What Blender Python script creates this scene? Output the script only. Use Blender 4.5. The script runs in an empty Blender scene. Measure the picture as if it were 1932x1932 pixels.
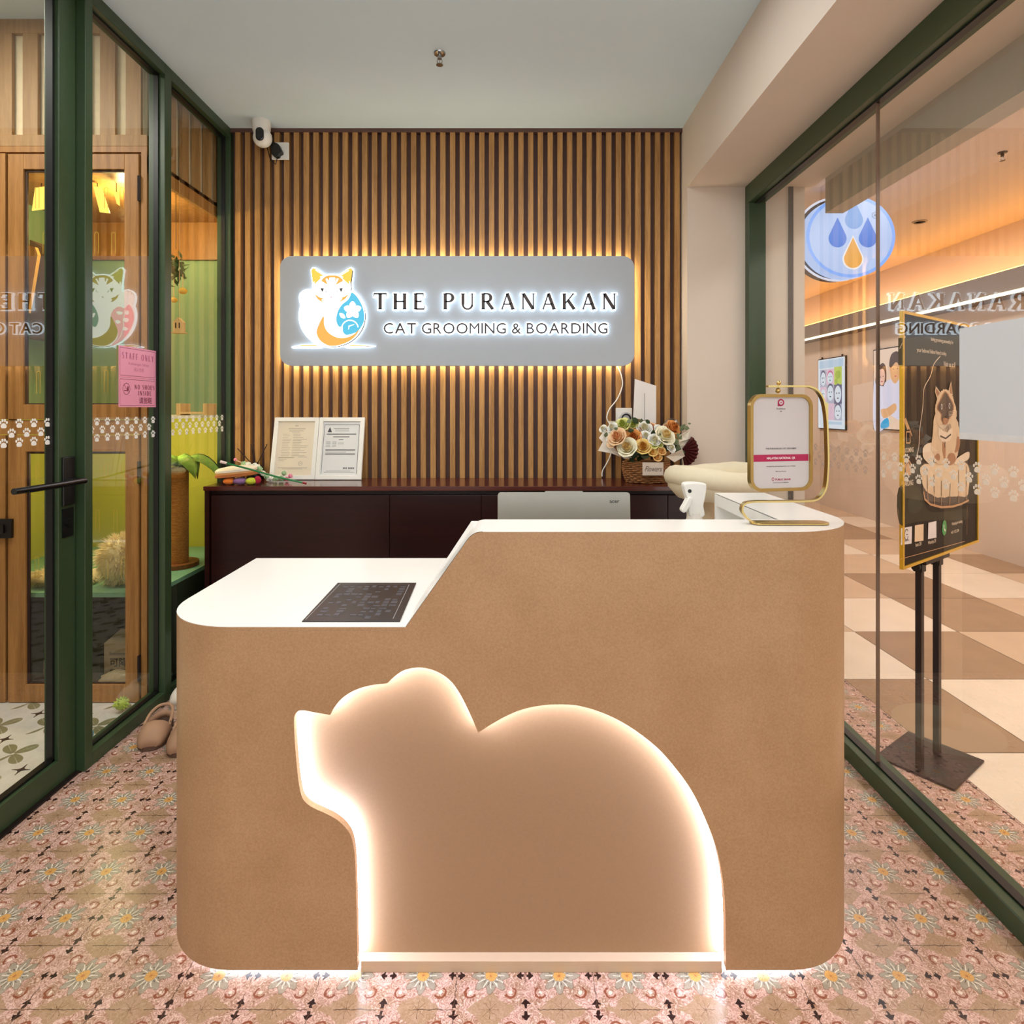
import bpy, bmesh, math, random
from mathutils import Vector, Matrix
random.seed(7)
SC = bpy.context.scene
COL = SC.collection
PI = math.pi

# ------------------------------------------------------------------ camera, world, lights, exposure
F, CX, CY, H = 1140.0, 963.0, 770.0, 1.30     # focal length in px, optical axis in the frame, eye height
cam_d = bpy.data.cameras.new('camera')
cam_d.sensor_width = 36.0
cam_d.lens = F / 1932.0 * 36.0
cam_d.shift_x = (966.0 - CX) / 1932.0
cam_d.shift_y = -(966.0 - CY) / 1932.0
cam_d.clip_start = 0.05
cam = bpy.data.objects.new('camera', cam_d)
COL.objects.link(cam)
cam.location = (0, 0, H)
cam.rotation_euler = (PI / 2, 0, 0)
SC.camera = cam

SC.view_settings.view_transform = 'Standard'
SC.view_settings.look = 'None'
SC.view_settings.gamma = 1.0
SC.view_settings.use_curve_mapping = False
SC.view_settings.exposure = 0.0

wd = bpy.data.worlds.new('mall_hall_light')
SC.world = wd
wd.use_nodes = True
wd.node_tree.nodes['Background'].inputs[0].default_value = (0.97, 1.0, 1.0, 1)
wd.node_tree.nodes['Background'].inputs[1].default_value = 1.65


def area(name, loc, sx, sy, power, color, rot=(0, 0, 0)):
    d = bpy.data.lights.new(name, 'AREA')
    d.shape = 'RECTANGLE'
    d.size, d.size_y = sx, sy
    d.energy = power
    d.color = color
    o = bpy.data.objects.new(name, d)
    COL.objects.link(o)
    o.location = loc
    o.rotation_euler = rot
    return o


def point(name, loc, power, color, r=0.03):
    d = bpy.data.lights.new(name, 'POINT')
    d.energy = power
    d.color = color
    d.shadow_soft_size = r
    o = bpy.data.objects.new(name, d)
    COL.objects.link(o)
    o.location = loc
    return o


# shop ceiling lamps (above the frame), mall corridor ceiling lamps, cat room ceiling lamp
area('shop_ceiling_lamp', (-0.35, 1.25, 2.79), 1.5, 0.5, 17, (0.98, 1.0, 1.0))
area('shop_ceiling_lamp', (-0.3, 2.05, 2.80), 1.7, 0.25, 11, (0.98, 1.0, 1.0))
area('entrance_ceiling_lamp', (0.0, -0.7, 2.79), 2.4, 0.8, 34, (0.99, 1.0, 0.99))
area('corridor_ceiling_lamp', (2.75, 2.6, 2.82), 0.5, 6.0, 92, (1.0, 0.95, 0.90))
area('corridor_ceiling_lamp', (2.75, 7.6, 2.82), 0.5, 4.0, 50, (1.0, 0.93, 0.86))
area('cat_room_ceiling_lamp', (-2.5, 1.7, 3.0), 0.7, 0.7, 34, (1.0, 0.94, 0.84))
point('cabinet_lamp', (-1.95, 3.05, 2.28), 13, (1.0, 0.78, 0.34))
point('cabinet_lamp', (-1.95, 3.05, 1.12), 9, (1.0, 0.86, 0.45))

# ------------------------------------------------------------------ helpers
def W(px, py, Y):
    return Vector(((px - CX) * Y / F, Y, H - (py - CY) * Y / F))


def lin(r, g, b):
    def f(c):
        c = c / 255.0
        return c / 12.92 if c <= 0.04045 else ((c + 0.055) / 1.055) ** 2.4
    return (f(r), f(g), f(b), 1.0)


class E:
    """math on shader sockets"""
    def __init__(s, nt, v):
        s.nt, s.v = nt, v

    def op(s, o, *a):
        n = s.nt.nodes.new('ShaderNodeMath')
        n.operation = o
        for i, x in enumerate((s,) + a):
            x = x.v if isinstance(x, E) else x
            if isinstance(x, (int, float)):
                n.inputs[i].default_value = x
            else:
                s.nt.links.new(x, n.inputs[i])
        return E(s.nt, n.outputs[0])

    def __add__(s, o): return s.op('ADD', o)
    def __sub__(s, o): return s.op('SUBTRACT', o)
    def __mul__(s, o): return s.op('MULTIPLY', o)
    def __truediv__(s, o): return s.op('DIVIDE', o)
    def lt(s, o): return s.op('LESS_THAN', o)
    def gt(s, o): return s.op('GREATER_THAN', o)
    def abs(s): return s.op('ABSOLUTE')
    def fract(s): return s.op('FRACT')
    def sqrt(s): return s.op('SQRT')
    def sin(s): return s.op('SINE')
    def cos(s): return s.op('COSINE')
    def mn(s, o): return s.op('MINIMUM', o)
    def mx(s, o): return s.op('MAXIMUM', o)
    def inv(s): return E(s.nt, 1.0).op('SUBTRACT', s)


def mixc(nt, fac, a, b):
    n = nt.nodes.new('ShaderNodeMix')
    n.data_type = 'RGBA'
    for s, x in ((n.inputs[0], fac), (n.inputs[6], a), (n.inputs[7], b)):
        x = x.v if isinstance(x, E) else x
        if isinstance(x, (tuple, list, float, int)):
            s.default_value = x
        else:
            nt.links.new(x, s)
    return n.outputs[2]


def newmat(name):
    m = bpy.data.materials.new(name)
    m.use_nodes = True
    return m, m.node_tree, m.node_tree.nodes['Principled BSDF']


def noise(nt, scale, detail=3, vec=None, stretch=None):
    tc = nt.nodes.new('ShaderNodeTexCoord')
    src = tc.outputs['Object'] if vec is None else vec
    if stretch:
        mp = nt.nodes.new('ShaderNodeMapping')
        mp.inputs['Scale'].default_value = stretch
        nt.links.new(src, mp.inputs[0])
        src = mp.outputs[0]
    n = nt.nodes.new('ShaderNodeTexNoise')
    n.inputs['Scale'].default_value = scale
    n.inputs['Detail'].default_value = detail
    nt.links.new(src, n.inputs['Vector'])
    return E(nt, n.outputs[0])


def M(name, rgb, rough=0.5, metal=0.0, amt=0.12, scale=25, stretch=None, bump=0.0, spec=0.5, trans=0.0, coat=0.0):
    """painted / plastic / cloth / metal surface with a fine procedural variation"""
    m, nt, b = newmat(name)
    c = lin(*rgb)
    n = noise(nt, scale, 4, stretch=stretch)
    d = tuple(max(0, x * (1 - amt)) for x in c[:3]) + (1,)
    l = tuple(min(1, x * (1 + amt)) for x in c[:3]) + (1,)
    nt.links.new(mixc(nt, n, d, l), b.inputs['Base Color'])
    b.inputs['Roughness'].default_value = rough
    b.inputs['Metallic'].default_value = metal
    b.inputs['Specular IOR Level'].default_value = spec
    if coat:
        b.inputs['Coat Weight'].default_value = coat
    if bump:
        bn = nt.nodes.new('ShaderNodeBump')
        bn.inputs['Strength'].default_value = bump
        bn.inputs['Distance'].default_value = 0.004
        nt.links.new(n.v, bn.inputs['Height'])
        nt.links.new(bn.outputs[0], b.inputs['Normal'])
    return m


def EM(name, rgb, strength, base=(20, 20, 20)):
    """a thing that gives off light"""
    m, nt, b = newmat(name)
    b.inputs['Base Color'].default_value = lin(*(base or rgb))
    b.inputs['Emission Color'].default_value = lin(*rgb)
    b.inputs['Emission Strength'].default_value = strength
    b.inputs['Roughness'].default_value = 0.4
    return m


def WOOD(name, dark, light, rough=0.45, scale=6.0, axis='Z', spec=0.4):
    m, nt, b = newmat(name)
    st = {'Z': (9, 9, 0.5), 'X': (0.5, 9, 9), 'Y': (9, 0.5, 9)}[axis]
    n = noise(nt, scale, 5, stretch=st)
    n2 = noise(nt, scale * 7, 3, stretch=st)
    k = (n * 0.65 + n2 * 0.35 - 0.3) * 2.2
    k = k.mx(0.0).mn(1.0)
    nt.links.new(mixc(nt, k, lin(*dark), lin(*light)), b.inputs['Base Color'])
    b.inputs['Roughness'].default_value = rough
    b.inputs['Specular IOR Level'].default_value = spec
    return m


def GLASS(name, tint=(1, 1, 1), f0=0.04, rough=0.0):
    """thin clear sheet: Schlick reflection over transparency, same from both sides"""
    m, nt, b = newmat(name)
    nt.nodes.remove(b)
    out = [n for n in nt.nodes if n.type == 'OUTPUT_MATERIAL'][0]
    g = nt.nodes.new('ShaderNodeNewGeometry')
    d = nt.nodes.new('ShaderNodeVectorMath')
    d.operation = 'DOT_PRODUCT'
    nt.links.new(g.outputs['Normal'], d.inputs[0])
    nt.links.new(g.outputs['Incoming'], d.inputs[1])
    c = E(nt, d.outputs['Value']).abs()
    k = c.inv().op('POWER', 5.0) * (1 - f0) + f0
    t = nt.nodes.new('ShaderNodeBsdfTransparent')
    t.inputs[0].default_value = tuple(tint) + (1,)
    r = nt.nodes.new('ShaderNodeBsdfGlossy')
    r.inputs['Roughness'].default_value = rough
    r.inputs[0].default_value = (1, 1, 1, 1)
    mx = nt.nodes.new('ShaderNodeMixShader')
    nt.links.new(k.v, mx.inputs[0])
    nt.links.new(t.outputs[0], mx.inputs[1])
    nt.links.new(r.outputs[0], mx.inputs[2])
    nt.links.new(mx.outputs[0], out.inputs[0])
    return m


WM = {}                                     # world matrix of every object that can be a parent
I4 = Matrix.Identity(4)


def plane(o, ux, n):
    """2D drawing plane: origin, right-hand direction, normal towards the viewer (up is Z)"""
    ux, n = Vector(ux).normalized(), Vector(n).normalized()
    uy = n.cross(ux)
    m = Matrix((ux, uy, n)).transposed().to_4x4()
    m.translation = Vector(o)
    return m


def catmull(p, closed=True, n=6):
    q, L = [], len(p)
    for i in range(L if closed else L - 1):
        g = lambda k: Vector(p[k % L]) if closed else Vector(p[min(max(k, 0), L - 1)])
        a, b, c, d = g(i - 1), g(i), g(i + 1), g(i + 2)
        for k in range(n):
            t = k / n
            q.append(0.5 * (2 * b + (c - a) * t + (2 * a - 5 * b + 4 * c - d) * t * t + (3 * b - a - 3 * c + d) * t ** 3))
    if not closed:
        q.append(Vector(p[-1]))
    return q


def circ(cx, cy, r, n=24, ry=None, a0=0, a1=2 * PI):
    ry = r if ry is None else ry
    full = abs(a1 - a0 - 2 * PI) < 1e-6
    return [(cx + r * math.cos(a0 + (a1 - a0) * i / (n if full else n - 1)), cy + ry * math.sin(a0 + (a1 - a0) * i / (n if full else n - 1))) for i in range(n)]


def rrect(x0, y0, x1, y1, r, n=6):
    p = []
    for cx, cy, a in ((x1 - r, y0 + r, -PI / 2), (x1 - r, y1 - r, 0), (x0 + r, y1 - r, PI / 2), (x0 + r, y0 + r, PI)):
        p += [(cx + r * math.cos(a + PI / 2 * i / n), cy + r * math.sin(a + PI / 2 * i / n)) for i in range(n + 1)]
    return p


def rc(x0, y0, x1, y1):
    return [(x0, y0), (x1, y0), (x1, y1), (x0, y1)]


class MB:
    def __init__(s):
        s.v, s.f, s.m, s.mi = [], [], [], 0

    def add(s, vs, fs):
        b = len(s.v)
        s.v += [Vector(v) for v in vs]
        for f in fs:
            s.f.append([i + b for i in f])
            s.m.append(s.mi)
        return s

    def box(s, x0, x1, y0, y1, z0, z1, mat=None):
        vs = [Vector((x, y, z)) for x in (x0, x1) for y in (y0, y1) for z in (z0, z1)]
        if mat is not None:
            vs = [mat @ v for v in vs]
        return s.add(vs, [(0, 1, 3, 2), (4, 6, 7, 5), (0, 4, 5, 1), (2, 3, 7, 6), (0, 2, 6, 4), (1, 5, 7, 3)])

    def poly(s, p, m, z=0.0):
        return s.add([m @ Vector((q[0], q[1], z)) for q in p], [list(range(len(p)))])

    def prism(s, p, m, z0, z1):
        n = len(p)
        a = sum(p[i][0] * p[(i + 1) % n][1] - p[(i + 1) % n][0] * p[i][1] for i in range(n))
        if a < 0:
            p = list(reversed(p))
        if z0 > z1:
            z0, z1 = z1, z0
        vs = [m @ Vector((q[0], q[1], z0)) for q in p] + [m @ Vector((q[0], q[1], z1)) for q in p]
        fs = [list(range(n - 1, -1, -1)), list(range(n, 2 * n))] + [(i, (i + 1) % n, n + (i + 1) % n, n + i) for i in range(n)]
        return s.add(vs, fs)

    def stroke(s, pts, w, m, z0, z1=None):
        """flat ribbon along a 2D line; w a number or one width per point"""
        P = [Vector((p[0], p[1])) for p in pts]
        n = len(P)
        w = [w] * n if isinstance(w, (int, float)) else w
        L, R = [], []
        for i in range(n):
            t = (P[min(i + 1, n - 1)] - P[max(i - 1, 0)])
            t = t.normalized() if t.length > 1e-9 else Vector((1, 0))
            q = Vector((-t.y, t.x)) * w[i] / 2
            L.append(P[i] + q)
            R.append(P[i] - q)
        poly = R + L[::-1]
        if z1 is None:
            for i in range(n - 1):
                s.poly([R[i], R[i + 1], L[i + 1], L[i]], m, z0)
        else:
            for i in range(n - 1):
                s.prism([R[i], R[i + 1], L[i + 1], L[i]], m, z0, z1)
        return s

    def tube(s, pts, r, n=8, closed=False):
        P = [Vector(p) for p in pts]
        k = len(P)
        R = [r] * k if isinstance(r, (int, float)) else r
        up = None
        rings = []
        for i in range(k):
            if closed:
                t = (P[(i + 1) % k] - P[i - 1]).normalized()
            else:
                t = (P[min(i + 1, k - 1)] - P[max(i - 1, 0)]).normalized()
            if up is None:
                up = t.orthogonal().normalized()
            else:
                up = (up - t * up.dot(t))
                up = up.normalized() if up.length > 1e-6 else t.orthogonal().normalized()
            q = t.cross(up)
            rings.append([P[i] + (up * math.cos(2 * PI * j / n) + q * math.sin(2 * PI * j / n)) * R[i] for j in range(n)])
        vs = [v for g in rings for v in g]
        fs = []
        for i in range(k if closed else k - 1):
            a, b = i * n, ((i + 1) % k) * n
            fs += [(a + j, a + (j + 1) % n, b + (j + 1) % n, b + j) for j in range(n)]
        if not closed:
            fs += [list(range(n - 1, -1, -1)), list(range((k - 1) * n, k * n))]
        return s.add(vs, fs)

    def sweep(s, path, w, th, m):
        """flat bar: 2D path in the plane's xy, width w along the plane's normal, thickness th"""
        P = [Vector((p[0], p[1])) for p in path]
        n = len(P)
        vs = []
        for i in range(n):
            t = (P[min(i + 1, n - 1)] - P[max(i - 1, 0)]).normalized()
            q = Vector((-t.y, t.x)) * th / 2
            for a, z in ((P[i] + q, -w / 2), (P[i] + q, w / 2), (P[i] - q, w / 2), (P[i] - q, -w / 2)):
                vs.append(m @ Vector((a.x, a.y, z)))
        fs = []
        for i in range(n - 1):
            a, b = 4 * i, 4 * i + 4
            fs += [(a + j, b + j, b + (j + 1) % 4, a + (j + 1) % 4) for j in range(4)]
        fs += [(0, 1, 2, 3), (4 * n - 1, 4 * n - 2, 4 * n - 3, 4 * n - 4)]
        return s.add(vs, fs)

    def lathe(s, prof, c, n=24, m=None, closed=False):
        c = Vector(c)
        vs, k = [], len(prof)
        for r, z in prof:
            for j in range(n):
                v = Vector((r * math.cos(2 * PI * j / n), r * math.sin(2 * PI * j / n), z))
                vs.append(c + (m @ v if m is not None else v))
        fs = []
        for i in range(k if closed else k - 1):
            a, b = i * n, ((i + 1) % k) * n
            fs += [(a + j, a + (j + 1) % n, b + (j + 1) % n, b + j) for j in range(n)]
        if not closed:
            fs += [list(range(n - 1, -1, -1)), list(range((k - 1) * n, k * n))]
        return s.add(vs, fs)

    def ell(s, c, r, n=12, m=None):
        rx, ry, rz = (r, r, r) if isinstance(r, (int, float)) else r
        k = max(4, n // 2)
        vs, fs = [Vector((0, 0, -1))], []
        for i in range(1, k):
            a = -PI / 2 + PI * i / k
            for j in range(n):
                b = 2 * PI * j / n
                vs.append(Vector((math.cos(a) * math.cos(b), math.cos(a) * math.sin(b), math.sin(a))))
        vs.append(Vector((0, 0, 1)))
        T = len(vs) - 1
        for j in range(n):
            fs.append((0, 1 + (j + 1) % n, 1 + j))
            fs.append((T, 1 + (k - 2) * n + j, 1 + (k - 2) * n + (j + 1) % n))
            for i in range(k - 2):
                a, b = 1 + i * n, 1 + (i + 1) * n
                fs.append((a + j, a + (j + 1) % n, b + (j + 1) % n, b + j))
        c = Vector(c)
        out = []
        for v in vs:
            w = Vector((v.x * rx, v.y * ry, v.z * rz))
            out.append(c + (m @ w if m is not None else w))
        return s.add(out, fs)

    def text(s, txt, m, size=0.01, width=None, z=0.0, ext=0.0, off=0.0, align='CENTER', sp=1.0, sx=1.0, bold=0.0):
        vs, fs = text_mesh(txt, sp, off / size + bold)
        if not vs:
            return s
        x0, x1 = min(v[0] for v in vs), max(v[0] for v in vs)
        k = size / 0.7
        kx = k * sx
        if width:
            kx = width / (x1 - x0)
        cx = {'CENTER': (x0 + x1) / 2, 'LEFT': x0, 'RIGHT': x1}[align]
        P = [((v[0] - cx) * kx, v[1] * k) for v in vs]
        if ext:
            n = len(P)
            V = [m @ Vector((p[0], p[1], z)) for p in P] + [m @ Vector((p[0], p[1], z + ext)) for p in P]
            cnt = {}
            for f in fs:
                for i in range(len(f)):
                    cnt[(f[i], f[(i + 1) % len(f)])] = 1
            side = [(a, b, b + n, a + n) for (a, b) in cnt if (b, a) not in cnt]
            return s.add(V, [tuple(reversed(f)) for f in fs] + [tuple(i + n for i in f) for f in fs] + side)
        return s.add([m @ Vector((p[0], p[1], z)) for p in P], fs)

    def build(s, name, mat, parent=None, smooth=False, bevel=0.0, subsurf=0, local=False, seg=2):
        me = bpy.data.meshes.new(name)
        o = bpy.data.objects.new(name, me)
        if parent is not None:
            inv = WM[parent.name].inverted()
            vs = s.v if local else [inv @ v for v in s.v]
            WM[o.name] = WM[parent.name]
        else:
            n = len(s.v)
            c = Vector((sum(v.x for v in s.v) / n, sum(v.y for v in s.v) / n, min(v.z for v in s.v)))
            vs = [v - c for v in s.v]
            o.location = c
            WM[o.name] = Matrix.Translation(c)
        me.from_pydata([tuple(v) for v in vs], [], s.f)
        for mm in (mat if isinstance(mat, list) else [mat]):
            me.materials.append(mm)
        me.polygons.foreach_set('material_index', s.m)
        me.validate()
        bm = bmesh.new()
        bm.from_mesh(me)
        bm.to_mesh(me)
        bm.free()
        if smooth:
            me.polygons.foreach_set('use_smooth', [True] * len(me.polygons))
            me.set_sharp_from_angle(angle=math.radians(40))
        COL.objects.link(o)
        if parent is not None:
            o.parent = parent
        if bevel:
            b = o.modifiers.new('bevel', 'BEVEL')
            b.width, b.segments, b.limit_method, b.angle_limit = bevel, seg, 'ANGLE', math.radians(40)
        if subsurf:
            b = o.modifiers.new('sub', 'SUBSURF')
            b.levels = b.render_levels = subsurf
        return o


_TX = {}


def text_mesh(txt, sp=1.0, off=0.0):
    key = (txt, sp, round(off, 4))
    if key in _TX:
        return _TX[key]
    c = bpy.data.curves.new('t', 'FONT')
    c.body = txt
    c.size = 1.0
    c.space_character = sp
    c.offset = off
    c.resolution_u = 3
    o = bpy.data.objects.new('t', c)
    COL.objects.link(o)
    dg = bpy.context.evaluated_depsgraph_get()
    me = bpy.data.meshes.new_from_object(o.evaluated_get(dg))
    vs = [tuple(v.co) for v in me.vertices]
    fs = [tuple(p.vertices) for p in me.polygons]
    bpy.data.objects.remove(o)
    bpy.data.curves.remove(c)
    bpy.data.meshes.remove(me)
    _TX[key] = (vs, fs)
    return vs, fs


def tag(o, label=None, cat=None, group=None, kind=None):
    if label:
        o['label'] = label
    if cat:
        o['category'] = cat
    if group:
        o['group'] = group
    if kind:
        o['kind'] = kind
    return o


def thing(name, label, cat, loc=(0, 0, 0), rz=0.0, group=None, kind=None):
    o = bpy.data.objects.new(name, None)
    COL.objects.link(o)
    o.empty_display_size = 0.05
    o.location = loc
    o.rotation_euler = (0, 0, rz)
    WM[o.name] = Matrix.Translation(Vector(loc)) @ Matrix.Rotation(rz, 4, 'Z')
    return tag(o, label, cat, group, kind)


def struct(o):
    o['kind'] = 'structure'
    return o


# serif capitals drawn as strokes of varying width (cap height 1)
def serif(ch):
    a, b = 0.19, 0.085
    S = []

    def ln(p, w): S.append((p, w if isinstance(w, list) else [w] * len(p)))
    def sf(x, y, h=0.12): ln([(x - h, y), (x + h, y)], 0.04)
    def stem(x, w, y0=0.0, y1=1.0, s0=True, s1=True):
        ln([(x, y0), (x, y1)], w)
        if s0: sf(x, y0 + 0.02)
        if s1: sf(x, y1 - 0.02)
    def arc(cx, cy, rx, ry, d0, d1, n=16, k=a):
        p, w = [], []
        for i in range(n + 1):
            t = math.radians(d0 + (d1 - d0) * i / n)
            p.append((cx + rx * math.cos(t), cy + ry * math.sin(t)))
            w.append(b + (k - b) * abs(math.cos(t)) ** 1.3)
        ln(p, w)
    adv = 0.8
    if ch == 'T':
        stem(0.36, a, s1=False); ln([(0.02, 0.975), (0.70, 0.975)], b); ln([(0.04, 0.97), (0.04, 0.80)], 0.04); ln([(0.68, 0.97), (0.68, 0.80)], 0.04); adv = 0.72
    elif ch == 'H':
        stem(0.15, a); stem(0.63, a); ln([(0.15, 0.5), (0.63, 0.5)], b); adv = 0.78
    elif ch in 'EFL':
        stem(0.15, a); adv = 0.64
        if ch != 'L': ln([(0.15, 0.975), (0.56, 0.975)], b); ln([(0.55, 0.97), (0.55, 0.80)], 0.04); ln([(0.15, 0.5), (0.44, 0.5)], b); ln([(0.44, 0.60), (0.44, 0.40)], 0.035)
        if ch != 'F': ln([(0.15, 0.025), (0.60, 0.025)], b); ln([(0.59, 0.02), (0.60, 0.22)], 0.04)
    elif ch in 'PR':
        stem(0.15, a); ln([(0.15, 0.975), (0.34, 0.975)], b); arc(0.34, 0.735, 0.20, 0.24, 90, -90); ln([(0.15, 0.495), (0.34, 0.495)], b); adv = 0.64
        if ch == 'R': ln([(0.34, 0.50), (0.64, 0.02)], a); ln([(0.58, 0.02), (0.76, 0.02)], 0.04); adv = 0.76
    elif ch == 'U':
        stem(0.15, a, 0.30, 1, False); arc(0.39, 0.30, 0.24, 0.28, 180, 360, k=0.13); stem(0.63, b, 0.30, 1, False); adv = 0.78
    elif ch == 'A':
        ln([(0.08, 0.0), (0.36, 1.0)], b); ln([(0.36, 1.0), (0.66, 0.0)], a); ln([(0.17, 0.33), (0.55, 0.33)], b); sf(0.09, 0.02, 0.09); sf(0.66, 0.02); adv = 0.76
    elif ch == 'N':
        stem(0.14, b); stem(0.68, b, s0=False); ln([(0.16, 0.98), (0.66, 0.02)], a); adv = 0.82
    elif ch == 'K':
        stem(0.15, a); ln([(0.22, 0.40), (0.62, 0.98)], b); ln([(0.34, 0.57), (0.66, 0.02)], a); sf(0.63, 0.98, 0.09); sf(0.67, 0.02); adv = 0.76
    elif ch == 'Y':
        ln([(0.08, 0.98), (0.36, 0.46)], a); ln([(0.64, 0.98), (0.36, 0.46)], b); stem(0.36, a, 0, 0.48, True, False); sf(0.08, 0.98, 0.1); sf(0.64, 0.98, 0.08); adv = 0.72
    elif ch == 'I':
        stem(0.16, a); adv = 0.32
    elif ch == 'O':
        arc(0.40, 0.5, 0.33, 0.475, 0, 360, 28); adv = 0.80
    elif ch == 'D':
        stem(0.15, a); ln([(0.15, 0.975), (0.30, 0.975)], b); arc(0.30, 0.5, 0.37, 0.475, 90, -90, 20); ln([(0.15, 0.025), (0.30, 0.025)], b); adv = 0.78
    elif ch == 'S':
        p = catmull([(0.52, 0.82), (0.42, 0.95), (0.27, 0.97), (0.14, 0.86), (0.16, 0.68), (0.32, 0.54), (0.48, 0.42), (0.52, 0.22), (0.40, 0.05), (0.24, 0.03), (0.10, 0.18)], False, 4)
        n = len(p) - 1
        ln([(q.x, q.y) for q in p], [0.05 + 0.11 * math.sin(PI * i / n) ** 2 for i in range(n + 1)]); adv = 0.60
    else:
        adv = 0.34
    return S, adv


def serif_text(mb, txt, m, x0, x1, y, cap, z0, z1, grow=0.0, sx=1.2):
    """capitals fitted between x0 and x1 on base line y"""
    ad = [serif(c)[1] * cap * sx for c in txt]
    gap = (x1 - x0 - sum(ad)) / max(1, len(txt) - 1)
    x = x0
    for c, d in zip(txt, ad):
        for p, w in serif(c)[0]:
            q = [Vector((x + a * cap * sx, y + b * cap)) for a, b in p]
            if grow:
                d0, d1 = (q[0] - q[1]).normalized(), (q[-1] - q[-2]).normalized()
                q[0], q[-1] = q[0] + d0 * grow, q[-1] + d1 * grow
            mb.stroke(q, [k * cap * 1.08 + 2 * grow for k in w], m, z0, z1)
        x += d + gap

# ------------------------------------------------------------------ materials
paint = M('warm_white_paint', (216, 202, 188), 0.6, amt=0.03, scale=6)
ceil_paint = M('ceiling_paint', (216, 236, 246), 0.75, amt=0.03, scale=3)
beige_wall = M('beige_wall_finish', (212, 192, 176), 0.42, amt=0.06, scale=3)
green = M('dark_green_metal', (52, 70, 44), 0.35, amt=0.15, scale=60, spec=0.5)
black = M('black_plastic', (14, 14, 14), 0.35, amt=0.2)
black_metal = M('brown_black_metal', (46, 34, 32), 0.4, metal=0.4, amt=0.2)
white_pl = M('white_plastic', (236, 234, 228), 0.35, amt=0.03)
white_gloss = M('white_solid_surface', (244, 242, 238), 0.22, amt=0.02, scale=8)
gold = M('brushed_gold', (198, 172, 110), 0.28, metal=1.0, amt=0.08, scale=80)
slat_wood = WOOD('oak_slat', (138, 96, 50), (208, 158, 96), 0.5, 5.0, 'Z')
slat_back = M('slat_backing', (92, 64, 56), 0.7, amt=0.2)
cab_wood = WOOD('oak_door', (140, 92, 42), (192, 138, 76), 0.45, 5.0, 'Z')
mahog = WOOD('dark_red_mahogany', (28, 5, 5), (46, 12, 10), 0.30, 4.0, 'X')
glass = GLASS('clear_glass', (0.99, 1.0, 0.99), 0.041)
acrylic = GLASS('clear_acrylic', (0.97, 0.97, 0.93), 0.04)
decal = M('white_vinyl', (246, 244, 238), 0.5, amt=0.02)
frost = M('frosted_vinyl', (226, 212, 196), 0.5, amt=0.03)
paw_grey = M('grey_paw_tone', (192, 168, 152), 0.5, amt=0.03)

# tan laminate with gold fleck
tan, nt, b = newmat('tan_laminate')
n1, n2 = noise(nt, 220, 2), noise(nt, 7, 3)
k = (n1 * 0.6 + n2 * 0.4 - 0.35) * 2.4
nt.links.new(mixc(nt, k.mx(0).mn(1), lin(172, 134, 96), lin(194, 158, 120)), b.inputs['Base Color'])
b.inputs['Roughness'].default_value = 0.40
b.inputs['Metallic'].default_value = 0.1
tan_lam = tan


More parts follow.
